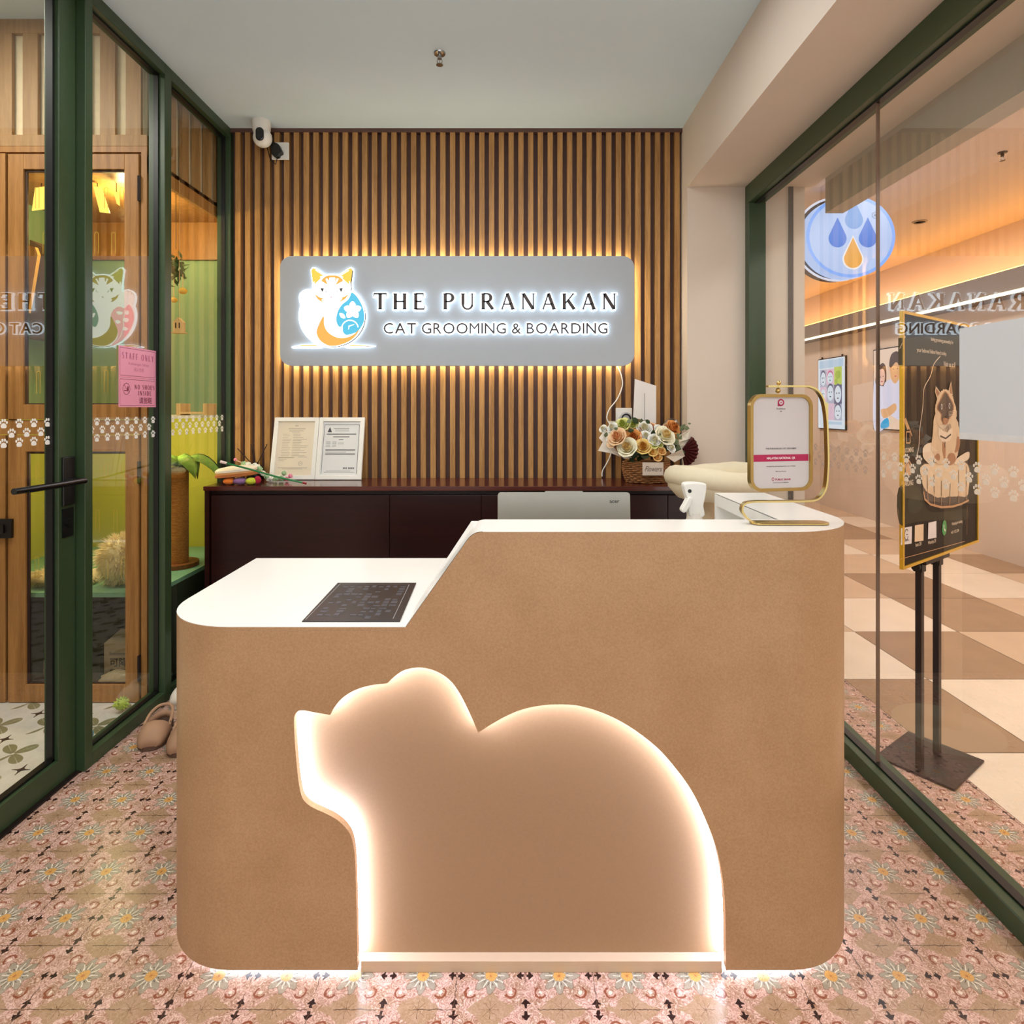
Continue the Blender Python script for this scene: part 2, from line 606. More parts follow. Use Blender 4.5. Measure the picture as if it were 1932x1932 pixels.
# patterned heritage floor tile, one repeat = 0.1557 m
def heritage_tile():
    m, nt, b = newmat('heritage_tile')
    P = 0.1557
    g = nt.nodes.new('ShaderNodeNewGeometry')
    sp = nt.nodes.new('ShaderNodeSeparateXYZ')
    nt.links.new(g.outputs['Position'], sp.inputs[0])
    X, Y = E(nt, sp.outputs[0]), E(nt, sp.outputs[1])
    wob = noise(nt, 90, 2, g.outputs['Position']) - 0.5
    U = ((X + 0.9787) / P + 40.5).fract() - 0.5 + wob * 0.05
    V = ((Y - 1.3838) / P + 40.5).fract() - 0.5 + wob * 0.05
    au, av = U.abs(), V.abs()
    r = (U * U + V * V).sqrt()
    th = V.op('ARCTAN2', U)
    s6, c6 = (th * 6.0).sin().abs(), (th * 6.0).cos().abs()
    n = noise(nt, 30, 3, g.outputs['Position'])
    fine = noise(nt, 55, 2, g.outputs['Position'])
    pink, pink2 = lin(204, 164, 150), lin(172, 136, 112)
    col = mixc(nt, ((n - 0.4) * 5).mx(0).mn(1), pink2, pink)
    # pale swirling outline
    sw = ((fine * 7.0).fract() - 0.5).abs()
    col = mixc(nt, sw.lt(0.09) * 0.75, col, lin(232, 200, 186))
    col = mixc(nt, sw.gt(0.43) * 0.7, col, lin(136, 80, 58))
    # olive-brown lozenge between the flowers, with a small star
    vv = av * -1.0 + 0.5
    d = au / 0.27 + vv / 0.20
    d = au / 0.36 + vv / 0.24 + (n - 0.5) * 0.8
    col = mixc(nt, d.lt(1.0) * 0.75, col, lin(164, 134, 100))
    rr = (au * au + vv * vv).sqrt()
    t2 = (vv.op('ARCTAN2', au) * 4.0).sin().abs()
    col = mixc(nt, (t2 * rr).lt(0.011) * rr.lt(0.13) * 0.8, col, lin(96, 66, 42))
    # grey-green rosette
    halo = r.lt((th * 8.0).cos() * 0.05 + 0.235 + (n - 0.5) * 0.1)
    edge_ = (r - (th * 8.0).cos() * 0.05 - 0.235 - (n - 0.5) * 0.1).abs().lt(0.008)
    col = mixc(nt, halo * 0.8, col, mixc(nt, n, lin(128, 126, 108), lin(172, 166, 148)))
    col = mixc(nt, edge_ * 0.55, col, lin(110, 66, 44))
    col = mixc(nt, ((s6 * r).lt(0.042) * r.gt(0.095) * r.lt(0.205)), col, lin(226, 216, 198))
    col = mixc(nt, ((c6 * r).lt(0.022) * r.gt(0.105) * r.lt(0.15)), col, lin(44, 38, 36))
    cen = mixc(nt, (s6 * r).lt(0.012), lin(214, 164, 92), lin(170, 104, 58))
    col = mixc(nt, r.lt(0.085), col, cen)
    # rust hooks at the rosette's corners
    hu, hv = au - 0.285, av - 0.255
    hd = ((hu * hu + hv * hv).sqrt() - 0.075).abs()
    col = mixc(nt, (hd.lt(0.015) * (hu + hv).gt(-0.04)) * 0.9, col, lin(132, 64, 36))
    col = mixc(nt, ((hu * hu + hv * hv).lt(0.0007)) * 0.8, col, lin(240, 222, 204))
    # dark two-headed arrows on the repeat's edges and corners

    def arrow(a, q, L):
        shaft = a.gt(0.018) * a.lt(L - 0.01) * q.lt(0.020)
        w = (a * -1.0 + L) * 0.95
        head = a.gt(L - 0.075) * q.lt(w) * q.gt(w - 0.058)
        return shaft.mx(head)
    eu, ev = au * -1.0 + 0.5, av * -1.0 + 0.5
    dark = arrow(eu, av, 0.125).mx(arrow(ev, eu, 0.15))
    col = mixc(nt, dark, col, lin(38, 16, 16))
    # joints
    g1 = eu.mn(ev).lt(0.007)
    col = mixc(nt, g1 * (1.0) * noise(nt, 9, 1, g.outputs['Position']).gt(0.47) * 0.8, col, lin(84, 60, 48))
    nt.links.new(col, b.inputs['Base Color'])
    b.inputs['Roughness'].default_value = 0.28
    bn = nt.nodes.new('ShaderNodeBump')
    bn.inputs['Strength'].default_value = 0.12
    bn.inputs['Distance'].default_value = 0.002
    nt.links.new(fine.v, bn.inputs['Height'])
    nt.links.new(bn.outputs[0], b.inputs['Normal'])
    return m


def leaf_tile():
    m, nt, b = newmat('leaf_tile')
    g = nt.nodes.new('ShaderNodeNewGeometry')
    sp = nt.nodes.new('ShaderNodeSeparateXYZ')
    nt.links.new(g.outputs['Position'], sp.inputs[0])
    X, Y = E(nt, sp.outputs[0]), E(nt, sp.outputs[1])
    P = 0.20
    a = ((X + Y * 0.12) / P + 40.5).fract() - 0.5
    c = (Y / P + 40.13).fract() - 0.5
    r = (a * a + c * c).sqrt()
    th = c.op('ARCTAN2', a)
    lobe = (th * 2.0).sin().abs()
    leaf = r.lt(lobe * 0.42) * r.gt(0.03) * (th * 2.0).cos().abs().gt(0.02)
    n = noise(nt, 12, 3, g.outputs['Position'])
    base = mixc(nt, n, lin(196, 192, 182), lin(232, 228, 220))
    col = mixc(nt, leaf * th.gt(-2.2), base, mixc(nt, n, lin(112, 110, 78), lin(150, 148, 112)))
    eu, ev = a.abs() * -1.0 + 0.5, c.abs() * -1.0 + 0.5
    star = ((eu * ev).lt(0.0016) * (eu + ev).lt(0.17))
    col = mixc(nt, star, col, lin(36, 34, 28))
    nt.links.new(col, b.inputs['Base Color'])
    b.inputs['Roughness'].default_value = 0.3
    return m


herit = heritage_tile()
leafm = leaf_tile()
tone = [M('corridor_tile_pale', (232, 212, 190), 0.22, amt=0.10, scale=5),
        M('corridor_tile_sand', (206, 176, 146), 0.24, amt=0.10, scale=5),
        M('corridor_tile_brown', (160, 128, 98), 0.26, amt=0.14, scale=5),
        M('corridor_grout', (120, 100, 84), 0.6)]

# ------------------------------------------------------------------ the setting
mb = MB(); mb.add([(-1.57, -3.5, 0), (1.6, -3.5, 0), (1.6, 3.5, 0), (-1.57, 3.5, 0)], [(0, 1, 2, 3)])
struct(mb.build('floor', herit))
mb = MB(); mb.add([(-4.2, -0.5, -0.001), (-1.56, -0.5, -0.001), (-1.56, 3.7, -0.001), (-4.2, 3.7, -0.001)], [(0, 1, 2, 3)])
struct(mb.build('floor_left', leafm))

mb = MB()
mb.mi = 3
mb.add([(1.6, -3.5, -0.003), (4.3, -3.5, -0.003), (4.3, 12, -0.003), (1.6, 12, -0.003)], [(0, 1, 2, 3)])
dark = {(0, 1): 2, (1, 1): 0, (0, 2): 0, (1, 2): 2, (2, 2): 1, (0, 3): 1, (1, 3): 0, (2, 3): 2, (2, 4): 2, (1, 4): 1, (3, 4): 0, (3, 5): 0, (4, 5): 2,
        (2, 5): 1, (3, 7): 2, (0, 0): 0, (1, 0): 1, (3, 6): 1, (2, 6): 0, (4, 6): 1, (4, 4): 1, (3, 3): 1, (4, 7): 1}
rnd = random.Random(3)
for i in range(5):
    for j in range(-9, 16):
        x0, x1 = max(1.6, 1.4 + 0.6 * i), min(4.3, 2.0 + 0.6 * i)
        y0, y1 = 1.66 + 0.6183 * j, 1.66 + 0.6183 * (j + 1)
        q = rnd.choice([0, 1, 1, 2])
        mb.mi = dark.get((i, j), q)
        g = 0.0016
        mb.add([(x0 + g, y0 + g, 0), (x1 - g, y0 + g, 0), (x1 - g, y1 - g, 0), (x0 + g, y1 - g, 0)], [(0, 1, 2, 3)])
struct(mb.build('floor_right', tone))

# back wall: dark backing board with vertical oak slats
mb = MB(); mb.box(-1.60, 0.934, 3.318, 3.42, 0, 2.82)
wb = struct(mb.build('wall_back', slat_back))
mb = MB()
x = -1.497
while x < 0.905:
    mb.box(x, x + 0.0285, 3.286, 3.318, 0.90, 2.80)
    x += 0.0531
mb.build('slats', slat_wood, wb)
mb = MB(); mb.box(-1.52, 0.934, 3.28, 3.318, 2.80, 2.82)
mb.build('top_strip', slat_back, wb)

mb = MB(); mb.box(-1.60, 0.96, -3.0, 3.40, 2.82, 2.90)
struct(mb.build('ceiling', ceil_paint))
mb = MB(); mb.box(0.934, 1.6, -3.0, 3.5, 2.468, 2.95)
struct(mb.build('beam', paint))
mb = MB(); mb.box(0.934, 1.555, 3.193, 3.6, 0, 2.468)
pc = struct(mb.build('column', paint))
mb = MB(); mb.box(1.468, 1.492, 3.185, 3.195, 0, 2.468)
mb.build('metal_strip', black_metal, pc)
mb = MB(); mb.box(1.6, 1.69, -3.0, 3.07, 2.29, 3.0)
struct(mb.build('trim_1', M('grey_fascia', (188, 180, 168), 0.5, amt=0.04)))
mb = MB(); mb.box(-1.62, -1.50, -3.0, 1.02, 0, 2.9)
struct(mb.build('wall_left', paint))
mb = MB(); mb.box(-1.60, -1.52, 1.02, 2.153, 2.76, 2.82)
struct(mb.build('trim_2', green))

# mall corridor on the right
mb = MB(); mb.box(4.2, 4.4, -3.5, 12, 0, 3.0)
struct(mb.build('wall_right', beige_wall))
mb = MB(); mb.box(1.6, 4.3, -3.5, 12, 2.85, 2.95)
struct(mb.build('ceiling_right', M('corridor_ceiling_paint', (214, 196, 182), 0.6, amt=0.03, scale=4)))
mb = MB(); mb.box(1.6, 4.4, 12, 12.1, 0, 3)
struct(mb.build('wall_far', beige_wall))
mb = MB(); mb.box(1.3, 1.6, 3.6, 12, 0, 2.95)
struct(mb.build('wall_shopfront', paint))
cove = MB(); cove.box(3.95, 4.2, -3.5, 12, 2.216, 2.40)
cv = struct(cove.build('trim_3', M('bronze_grey_fascia', (112, 96, 84), 0.45, amt=0.08)))
mb = MB(); mb.box(3.93, 3.95, -3.5, 12, 2.20, 2.224)
mb.build('led_line', EM('led_line_light', (255, 236, 196), 2.4), cv)
mb = MB(); mb.box(4.02, 4.08, -3.5, 12, 2.402, 2.425)
mb.build('cove_lamp', EM('cove_light', (255, 176, 74), 13.0), cv)

# cat room on the left
mb = MB(); mb.box(-4.3, -4.2, -0.6, 3.7, 0, 3.05); mb.box(-4.3, -1.6, -0.7, -0.6, 0, 3.05); mb.box(-4.3, -1.58, 3.68, 3.78, 0, 3.05)
struct(mb.build('wall_cat_room', paint))
mb = MB(); mb.box(-4.3, -1.60, -0.7, 3.78, 3.02, 3.1); mb.box(-1.62, -1.60, -0.7, 3.7, 2.80, 3.05)
struct(mb.build('ceiling_left', ceil_paint))


# ------------------------------------------------------------------ paw decals
def paw_outline():
    pad = catmull([(0, -0.0135), (0.0085, -0.0125), (0.0105, -0.006), (0.006, 0.0005), (0, 0.0025), (-0.006, 0.0005), (-0.0105, -0.006), (-0.0085, -0.0125)], True, 3)
    toes = [circ(sx * 0.0045, 0.0105, 0.0034, 10, 0.0052) for sx in (-1, 1)] + [circ(sx * 0.0118, 0.0045, 0.0031, 10, 0.0048) for sx in (-1, 1)]
    return [[(p.x, p.y) for p in pad]] + toes


PAW = paw_outline()


def paws(parent, m, mat, u0, u1, v, flip=False):
    """three staggered rows of paw stickers in plane m between u0 and u1"""
    first = None
    for row in range(3):
        u = u0 + (0.03 if row == 1 else 0.0)
        while u < u1:
            pos = m @ Vector((u, v + (1 - row) * 0.0305, 0))
            if first is None:
                mb = MB()
                for p in PAW:
                    mb.prism(p, Matrix.Translation(pos) @ m.to_3x3().to_4x4(), 0.0, 0.0006)
                first = mb.build('paw_decal', mat, parent)
                # origin on the sticker
                base = WM[parent.name].inverted() @ pos
                first.data.transform(Matrix.Translation(-base))
                first.location = base
            else:
                c = first.copy()
                COL.objects.link(c)
                c.parent = parent
                c.location = WM[parent.name].inverted() @ pos
            u += 0.0595


# ------------------------------------------------------------------ left glazing: door and two fixed panels
XL = lambda x: plane((x, 0, 0), (0, 1, 0), (1, 0, 0))
gx = -1.555
def win(name, y0, y1, front=False, last=False):
    r = struct(thing(name, None, None, (-1.555, (y0 + y1) / 2, 0)))
    mb = MB()
    mb.box(-1.592, -1.52, y0, y1, 0.0, 0.049)
    mb.box(-1.592, -1.52, y0, y1, 2.77, 2.82)
    mb.build('rail', green, r, bevel=0.002)
    mb = MB(); mb.box(-1.592, -1.52, y1, y1 + 0.052, 0, 2.82)
    mb.build('mullion', green, r, bevel=0.002)
    if front:
        mb = MB(); mb.box(-1.592, -1.52, 2.160, 2.199, 0, 2.82)
        mb.build('mullion', green, r, bevel=0.002)
    mb = MB(); mb.box(-1.5556, -1.5544, y0, y1, 0.045, 2.775)
    mb.build('glass_pane', glass, r)
    mb = MB()
    for z in (0.049, 2.762): mb.box(-1.566, -1.546, y0, y1, z, z + 0.008)
    for y in (y0, y1 - 0.008): mb.box(-1.566, -1.546, y, y + 0.008, 0.049, 2.77)
    mb.build('gasket', black, r)
    paws(r, XL(-1.5540), decal, y0 + 0.012, y1 - 0.004, 1.218)
    return r
win('window_1', 2.199, 2.658, True)
win('window_2', 2.710, 3.278)

d1 = struct(thing('door_1', None, None, (-1.575, 2.12, 0)))
mb = MB(); mb.box(-1.602, -1.552, 2.076, 2.156, 0.006, 2.755)
mb.build('stile', green, d1, bevel=0.002)
mb = MB(); mb.box(-1.602, -1.552, 1.03, 1.11, 0.006, 2.755)
mb.build('stile', green, d1, bevel=0.002)
mb = MB(); mb.box(-1.602, -1.552, 1.11, 2.076, 0.006, 0.088)
mb.build('rail', green, d1, bevel=0.002)
mb = MB(); mb.box(-1.602, -1.552, 1.11, 2.076, 2.71, 2.755)
mb.build('rail', green, d1, bevel=0.002)
mb = MB(); mb.box(-1.5776, -1.5764, 1.11, 2.076, 0.085, 2.715)
mb.build('glass_pane', glass, d1)
mb = MB()
mb.box(-1.588, -1.566, 2.066, 2.076, 0.088, 2.71); mb.box(-1.588, -1.566, 1.11, 2.076, 0.088, 0.097)
mb.build('gasket', black, d1)
paws(d1, XL(-1.5760), decal, 1.165, 2.06, 1.22)
hd = MB(); hd.box(-1.552, -1.543, 2.088, 2.144, 0.96, 1.13)
pl = hd.build('lock_plate', black, d1, bevel=0.003)
mb = MB(); mb.tube([(-1.545, 2.116, 1.045), (-1.498, 2.116, 1.045)], 0.011, 10)
mb.tube([(-1.498, 2.126, 1.045), (-1.498, 2.0, 1.045), (-1.500, 1.90, 1.046), (-1.504, 1.83, 1.047)], [0.011, 0.011, 0.011, 0.010], 10)
mb.build('lever', M('black_lever', (18, 18, 18), 0.2, spec=0.8), pl, smooth=True)
mb = MB(); mb.box(-1.552, -1.548, 2.09, 2.142, 0.85, 0.95); mb.tube([(-1.548, 2.116, 0.90), (-1.542, 2.116, 0.90)], 0.014, 12)
mb.build('lock_cylinder', black, d1)
mb = MB(); mb.box(-1.585, -1.535, 1.105, 2.155, 0.0, 0.006)
struct(mb.build('trim_4', black_metal))

# ------------------------------------------------------------------ right glazing
gr = struct(thing('trim_5', None, None, (1.285, 2.5, 0)))
mb = MB(); mb.box(1.24, 1.33, -3.0, 3.193, 0.0, 0.058)
mb.build('sill', green, gr, bevel=0.003)
mb = MB(); mb.box(1.24, 1.33, -3.0, 3.193, 2.372, 2.468)
mb.build('head', green, gr, bevel=0.003)
mb = MB(); mb.box(1.24, 1.33, 3.143, 3.193, 0.058, 2.372)
mb.build('jamb', green, gr, bevel=0.003)
mb = MB(); mb.box(1.272, 1.298, -3.0, 3.143, 0.058, 0.064); mb.box(1.272, 1.298, -3.0, 3.143, 2.365, 2.372)
mb.build('gasket', black, gr)
JY = 2.113
XR = plane((1.2840, 0, 0), (0, -1, 0), (-1, 0, 0))
for nm, y0, y1 in (('window_3', -3.0, JY - 0.002), ('window_4', JY + 0.002, 3.143)):
    r = struct(thing(nm, None, None, (1.285, (y0 + y1) / 2, 0)))
    mb = MB(); mb.box(1.2844, 1.2856, y0, y1, 0.062, 2.368)
    mb.build('glass_pane', glass, r)
    if nm == 'window_3':
        paws(r, XR, frost, -JY + 0.035, -1.36, 1.106)
    else:
        paws(r, XR, paw_grey, -2.72, -2.16, 1.106)  # paw shapes on the far pane in an even, darker grey
mb = MB(); mb.box(1.279, 1.291, JY - 0.002, JY + 0.002, 0.062, 2.368)
mb.build('glass_edge', M('glass_edge_tone', (120, 96, 80), 0.3), gr)

# ------------------------------------------------------------------ reception counter
FY, BY = 1.372, 1.998            # front and back of the counter
XC, R = 0.84, 0.20
ZL, ZU, YU = 0.804, 1.020, 1.520
ct = thing('reception_counter', 'tan curved reception counter with white tops, a raised right side and a glowing animal-shaped recess', 'reception counter', (0, 1.68, 0))
s0 = F / FY


def cp(x, y):                     # crop pixel of the recess -> counter front plane (x, z)
    w = W(500 + x * 0.47619, 1230 + y * 0.47619, FY)
    return (w.x, w.z)


A = [(362, 1000), (357, 830), (345, 745), (322, 700), (285, 665), (240, 640), (190, 617), (160, 595), (143, 565), (130, 490), (120, 380), (115, 280), (119, 250), (133, 235), (155, 232), (200, 240), (258, 250)]
B_ = [(258, 250), (275, 220), (310, 180), (360, 150), (420, 132), (485, 125)]
C_ = [(485, 125), (510, 100), (550, 73), (600, 62), (650, 67), (700, 88), (740, 120), (775, 170), (810, 240), (845, 320)]
D_ = [(845, 320), (900, 285), (960, 252), (1020, 228), (1090, 213), (1160, 208), (1240, 213), (1320, 235), (1400, 270), (1480, 320), (1560, 385), (1630, 465), (1690, 550), (1740, 650), (1780, 750), (1805, 850), (1820, 960), (1825, 1080)]
bear = [cp(367, 1285)]
for seg in (A, B_, C_, D_):
    bear += [(p.x, p.y) for p in catmull([cp(*q) for q in seg], False, 4)]
bear.append(cp(1827, 1285))
ZB = 0.024
bear[0] = (bear[0][0], ZB)
bear[-1] = (bear[-1][0], ZB)
xs, xu = -0.238, -0.100            # foot and head of the slope on the front
top = [(-XC + R, ZL)]
slope = [(xs, ZL)]
k0 = Vector((xs, ZL)); k1 = Vector((-0.085, ZU))
dirn = (k1 - k0).normalized()
pa = k1 - dirn * 0.022
for i in range(7):
    t = i / 6
    slope.append(tuple(pa * (1 - t) ** 2 + k1 * 2 * t * (1 - t) + (k1 + Vector((0.022, 0))) * t * t))
dz = 0.0015
edge = [(-XC + R, ZB)] + bear + [(XC - R, ZB), (XC - R, ZU - dz)] + [(p[0], p[1] - dz) for p in slope[::-1]] + [(-XC + R, ZL - dz)]
PF = plane((0, FY, 0), (1, 0, 0), (0, -1, 0))


def tess(poly, m, z):
    """front face of a concave outline"""
    from mathutils.geometry import tessellate_polygon
    t = tessellate_polygon([[Vector((p[0], p[1], 0)) for p in poly]])
    return [m @ Vector((p[0], p[1], z)) for p in poly], [tuple(f) for f in t]


def shell(mb, th=0.018):
    n = len(edge)
    v0, f0 = tess(edge, PF, 0.0)
    mb.add(v0, f0)
    v1, f1 = tess(edge, PF, -th)
    mb.add(v1, [tuple(reversed(f)) for f in f1])
    mb.add(v0 + v1, [(i, (i + 1) % n, n + (i + 1) % n, n + i) for i in range(n)])
    for sx, z1 in ((-1, ZL), (1, ZU)):
        pts = []
        for i in range(13):
            a = -PI / 2 + PI / 2 * i / 12
            pts.append((sx * (XC - R + R * math.cos(a)), FY + R + R * math.sin(a), sx * math.cos(a), math.sin(a)))
        pts.append((sx * XC, BY, sx, 0))
        vs = []
        for x, y, nx, ny in pts:
            for o in (0, th):
                vs += [(x - nx * o, y - ny * o, ZB), (x - nx * o, y - ny * o, z1 - dz)]
        fs = []
        for i in range(len(pts) - 1):
            q = 4 * i
            fs += [(q, q + 4, q + 5, q + 1), (q + 2, q + 3, q + 7, q + 6), (q + 1, q + 5, q + 7, q + 3), (q, q + 2, q + 6, q + 4)]
        q = 4 * (len(pts) - 1)
        fs.append((q, q + 1, q + 3, q + 2))
        mb.add(vs, fs)


mb = MB(); shell(mb)
body = mb.build('front_panel', tan_lam, ct, smooth=True)


def foot(x0, x1, y0, rl, rr, y1):
    p = []
    if rl:
        p += [(x0 + R + R * math.cos(a), y0 + R + R * math.sin(a)) for a in [PI + PI / 2 * i / 12 for i in range(13)]]
    else:
        p += [(x0, y0)]
    if rr:
        p += [(x1 - R + R * math.cos(a), y0 + R + R * math.sin(a)) for a in [-PI / 2 + PI / 2 * i / 12 for i in range(13)]]
    else:
        p += [(x1, y0)]
    return p + [(x1, y1), (x0, y1)]


TOP = Matrix.Identity(4)
e = 0.0002
mb = MB()
mb.prism(foot(-XC, xs - 0.0, FY - e, True, False, BY), TOP, ZL - dz, ZL)
mb.prism(rc(xs, YU, XC - 0.02, BY), TOP, ZL - dz, ZL)
mb.build('worktop', white_gloss, ct)
mb = MB()
fo = [(slope[-1][0], FY - e)] + [(XC - R + R * math.cos(a), FY - e + R + R * math.sin(a)) for a in [-PI / 2 + PI / 2 * i / 14 for i in range(15)]] + [(XC, BY), (0.675, BY), (0.675, YU), (slope[-1][0], YU)]
mb.prism(fo, TOP, ZU - dz, ZU)
for i in range(len(slope) - 1):
    a, b2 = slope[i], slope[i + 1]
    mb.add([(a[0], FY - e, a[1]), (b2[0], FY - e, b2[1]), (b2[0], YU, b2[1]), (a[0], YU, a[1])], [(0, 1, 2, 3)])
mb.build('raised_top', white_gloss, ct)
mb = MB()
mb.box(xs + 0.14, XC - R, YU - 0.018, YU, ZL, ZU - 0.004)
mb.add([(xs, YU, ZL), (xs + 0.14, YU, ZL), (xs + 0.14, YU, ZU - 0.004)], [(0, 1, 2)])
mb.build('back_board', white_gloss, ct)
mb = MB()
mb.box(0.675, 0.83, YU, BY, ZU - 0.040, ZU - 0.004); mb.box(0.675, 0.83, BY - 0.02, BY, ZL, ZU - 0.04); mb.box(0.80, 0.822, YU, BY, ZL, ZU - 0.04)
mb.build('side_shelf', white_gloss, ct)
mb = MB()
mb.prism(foot(-XC + 0.06, XC - 0.06, FY + 0.054, True, True, BY - 0.02), TOP, ZB, ZL - 0.02)
mb.build('carcass', M('counter_inside', (150, 140, 128), 0.6), ct)
# recess: back panel, glowing strip round its rim, base ledge
xsb = [p[0] for p in bear]
mb = MB(); mb.box(min(xsb) - 0.03, max(xsb) + 0.03, FY + 0.044, FY + 0.05, 0.004, max(p[1] for p in bear) + 0.03)
mb.build('recess_panel', M('recess_laminate', (162, 128, 95), 0.5, amt=0.08, scale=160), ct)
mb = MB()
n = len(bear)
nr = []
for i in range(n):
    t = (Vector(bear[min(i + 1, n - 1)]) - Vector(bear[max(i - 1, 0)])).normalized()
    nr.append(Vector((-t.y, t.x)))
o3 = [Vector(bear[i]) + nr[i] * 0.003 for i in range(n)]
vs = []
for p in o3:
    vs += [PF @ Vector((p.x, max(p.y, 0.03), -0.019)), PF @ Vector((p.x, max(p.y, 0.03), -0.043))]
mb.add(vs, [(2 * i, 2 * i + 2, 2 * i + 3, 2 * i + 1) for i in range(n - 1)])
mb.build('led_strip', EM('recess_led', (222, 230, 255), 36.0), ct)
mb = MB(); mb.box(bear[0][0] + 0.002, bear[-1][0] - 0.002, FY + 0.020, FY + 0.0435, 0.0, 0.026)
mb.build('recess_ledge', M('ledge_laminate', (206, 178, 150), 0.4, amt=0.05), ct, bevel=0.001)
# plinth with the floor-washing strip
mb = MB()
mb.prism(foot(-XC + 0.03, XC - 0.03, FY + 0.030, True, True, BY - 0.02), TOP, 0.0, 0.0225)
mb.build('plinth', EM('floor_wash_led', (236, 242, 255), 10.0), ct)

# dark printed sheet lying on the low top
PT = plane((0, 0, ZL + 0.001), (1, 0, 0), (0, 0, 1))
PT = Matrix(((1, 0, 0, 0), (0, 1, 0, 0), (0, 0, 1, ZL + 0.0005), (0, 0, 0, 1)))
sh = MB()
sh.prism([(-0.483, 1.400), (-0.256, 1.400), (-0.266, 1.708), (-0.488, 1.708)], PT, 0.0, 0.002)
sh.mi = 1
for a, b2 in (((-0.478, 1.41), (-0.478, 1.70)), ((-0.275, 1.415), (-0.283, 1.69))):
    sh.stroke([a, b2], 0.0016, PT, 0.0022)
sh.stroke([(-0.475, 1.694), (-0.285, 1.694)], 0.001, PT, 0.0022)
sh.mi = 2
rs = random.Random(5)
for i in range(12):
    for j in range(9):
        if rs.random() < 0.62:
            x0, y0 = -0.462 + j * 0.0198, 1.415 + i * 0.0225
            sh.poly(rc(x0, y0, x0 + rs.uniform(0.010, 0.018), y0 + rs.uniform(0.008, 0.02)), PT, 0.0022)
tag(sh.build('printed_sheet', [M('black_print', (34, 34, 38), 0.25, amt=0.5, scale=40), M('pale_print', (150, 150, 150), 0.4), M('grey_print', (70, 70, 78), 0.3, amt=0.5, scale=60)]),
    'black glossy printed sheet lying flat on the low white counter top', 'sheet')

# laptop behind the raised side
lp = thing('laptop', 'silver laptop seen from behind over the raised counter top', 'laptop', (0.15, 1.72, ZL), 0)
silver = M('silver_aluminium', (158, 155, 146), 0.35, metal=0.6, amt=0.04)
a0, a1 = W(938, 978, 1.66).x, W(1197, 978, 1.66).x
mb = MB(); mb.box(a0, a1, 1.545, 1.79, ZL + 0.001, ZL + 0.016)
mb.build('keyboard_base', silver, lp, bevel=0.003)
PL = plane((0, 1.665, 0), (1, 0, 0), (0, -1, 0.05))
zt = W(0, 933, 1.665).z
mb = MB(); mb.prism(rrect(a0, ZL + 0.008, a1, zt, 0.010), PL, -0.006, 0.0)
lid = mb.build('lid', silver, lp, bevel=0.0015)
mb = MB(); b0, b1 = W(1028, 0, 1.66).x, W(1107, 0, 1.66).x
mb.prism([(b0, zt - 0.003), (b1, zt - 0.003), (b1 - 0.005, zt + 0.003), (b0 + 0.005, zt + 0.003)], PL, -0.006, 0.0005)
mb.build('camera_bump', silver, lid)
mb = MB(); mb.text('acer', PL @ Matrix.Translation((W(1166, 0, 1.66).x, W(0, 954, 1.66).z, 0.0004)), 0.0105, width=0.027, bold=0.012)
mb.build('logo', black, lid)

# spray bottle
sb = thing('spray_bottle', 'white continuous spray bottle with angular head behind the counter ledge', 'spray bottle', (W(1310, 0, 1.68).x, 1.68, ZL + 0.001))
bx = W(1310, 0, 1.68).x
ht = W(0, 912, 1.68).z
mb = MB(); mb.lathe([(0.001, ZL + 0.001), (0.034, ZL + 0.001), (0.036, ZL + 0.02), (0.036, ZL + 0.10), (0.030, ZL + 0.16), (0.021, ht - 0.095), (0.020, ht - 0.08)], (bx, 1.68, 0), 24)
mb.build('bottle', M('milky_plastic', (226, 220, 212), 0.3), sb, smooth=True)
PS = plane((bx, 1.68, 0), (1, 0, 0), (0, -1, 0))
hd_ = catmull([(-0.031, ht), (-0.010, ht + 0.004), (0.020, ht + 0.002), (0.029, ht - 0.004), (0.026, ht - 0.035), (0.021, ht - 0.06), (0.022, ht - 0.09), (-0.015, ht - 0.09), (-0.020, ht - 0.055), (-0.030, ht - 0.02)], True, 4)
mb = MB(); mb.prism([(p.x, p.y) for p in hd_], PS, -0.017, 0.017)
hh = mb.build('spray_head', white_pl, sb, bevel=0.004)
mb = MB(); mb.lathe([(0.0, 0.0), (0.0052, 0.0), (0.0052, 0.002), (0.0, 0.002)], PS @ Vector((-0.018, ht - 0.019, 0.016)), 14, PS.to_3x3())
mb.build('nozzle', black, hh)
tr = catmull([(-0.022, ht - 0.036), (-0.012, ht - 0.038), (-0.014, ht - 0.05), (-0.026, ht - 0.072), (-0.036, ht - 0.078), (-0.041, ht - 0.070), (-0.033, ht - 0.055)], True, 4)
mb = MB(); mb.prism([(p.x, p.y) for p in tr], PS, -0.004, 0.024)
mb.build('trigger', white_pl, hh, bevel=0.003)

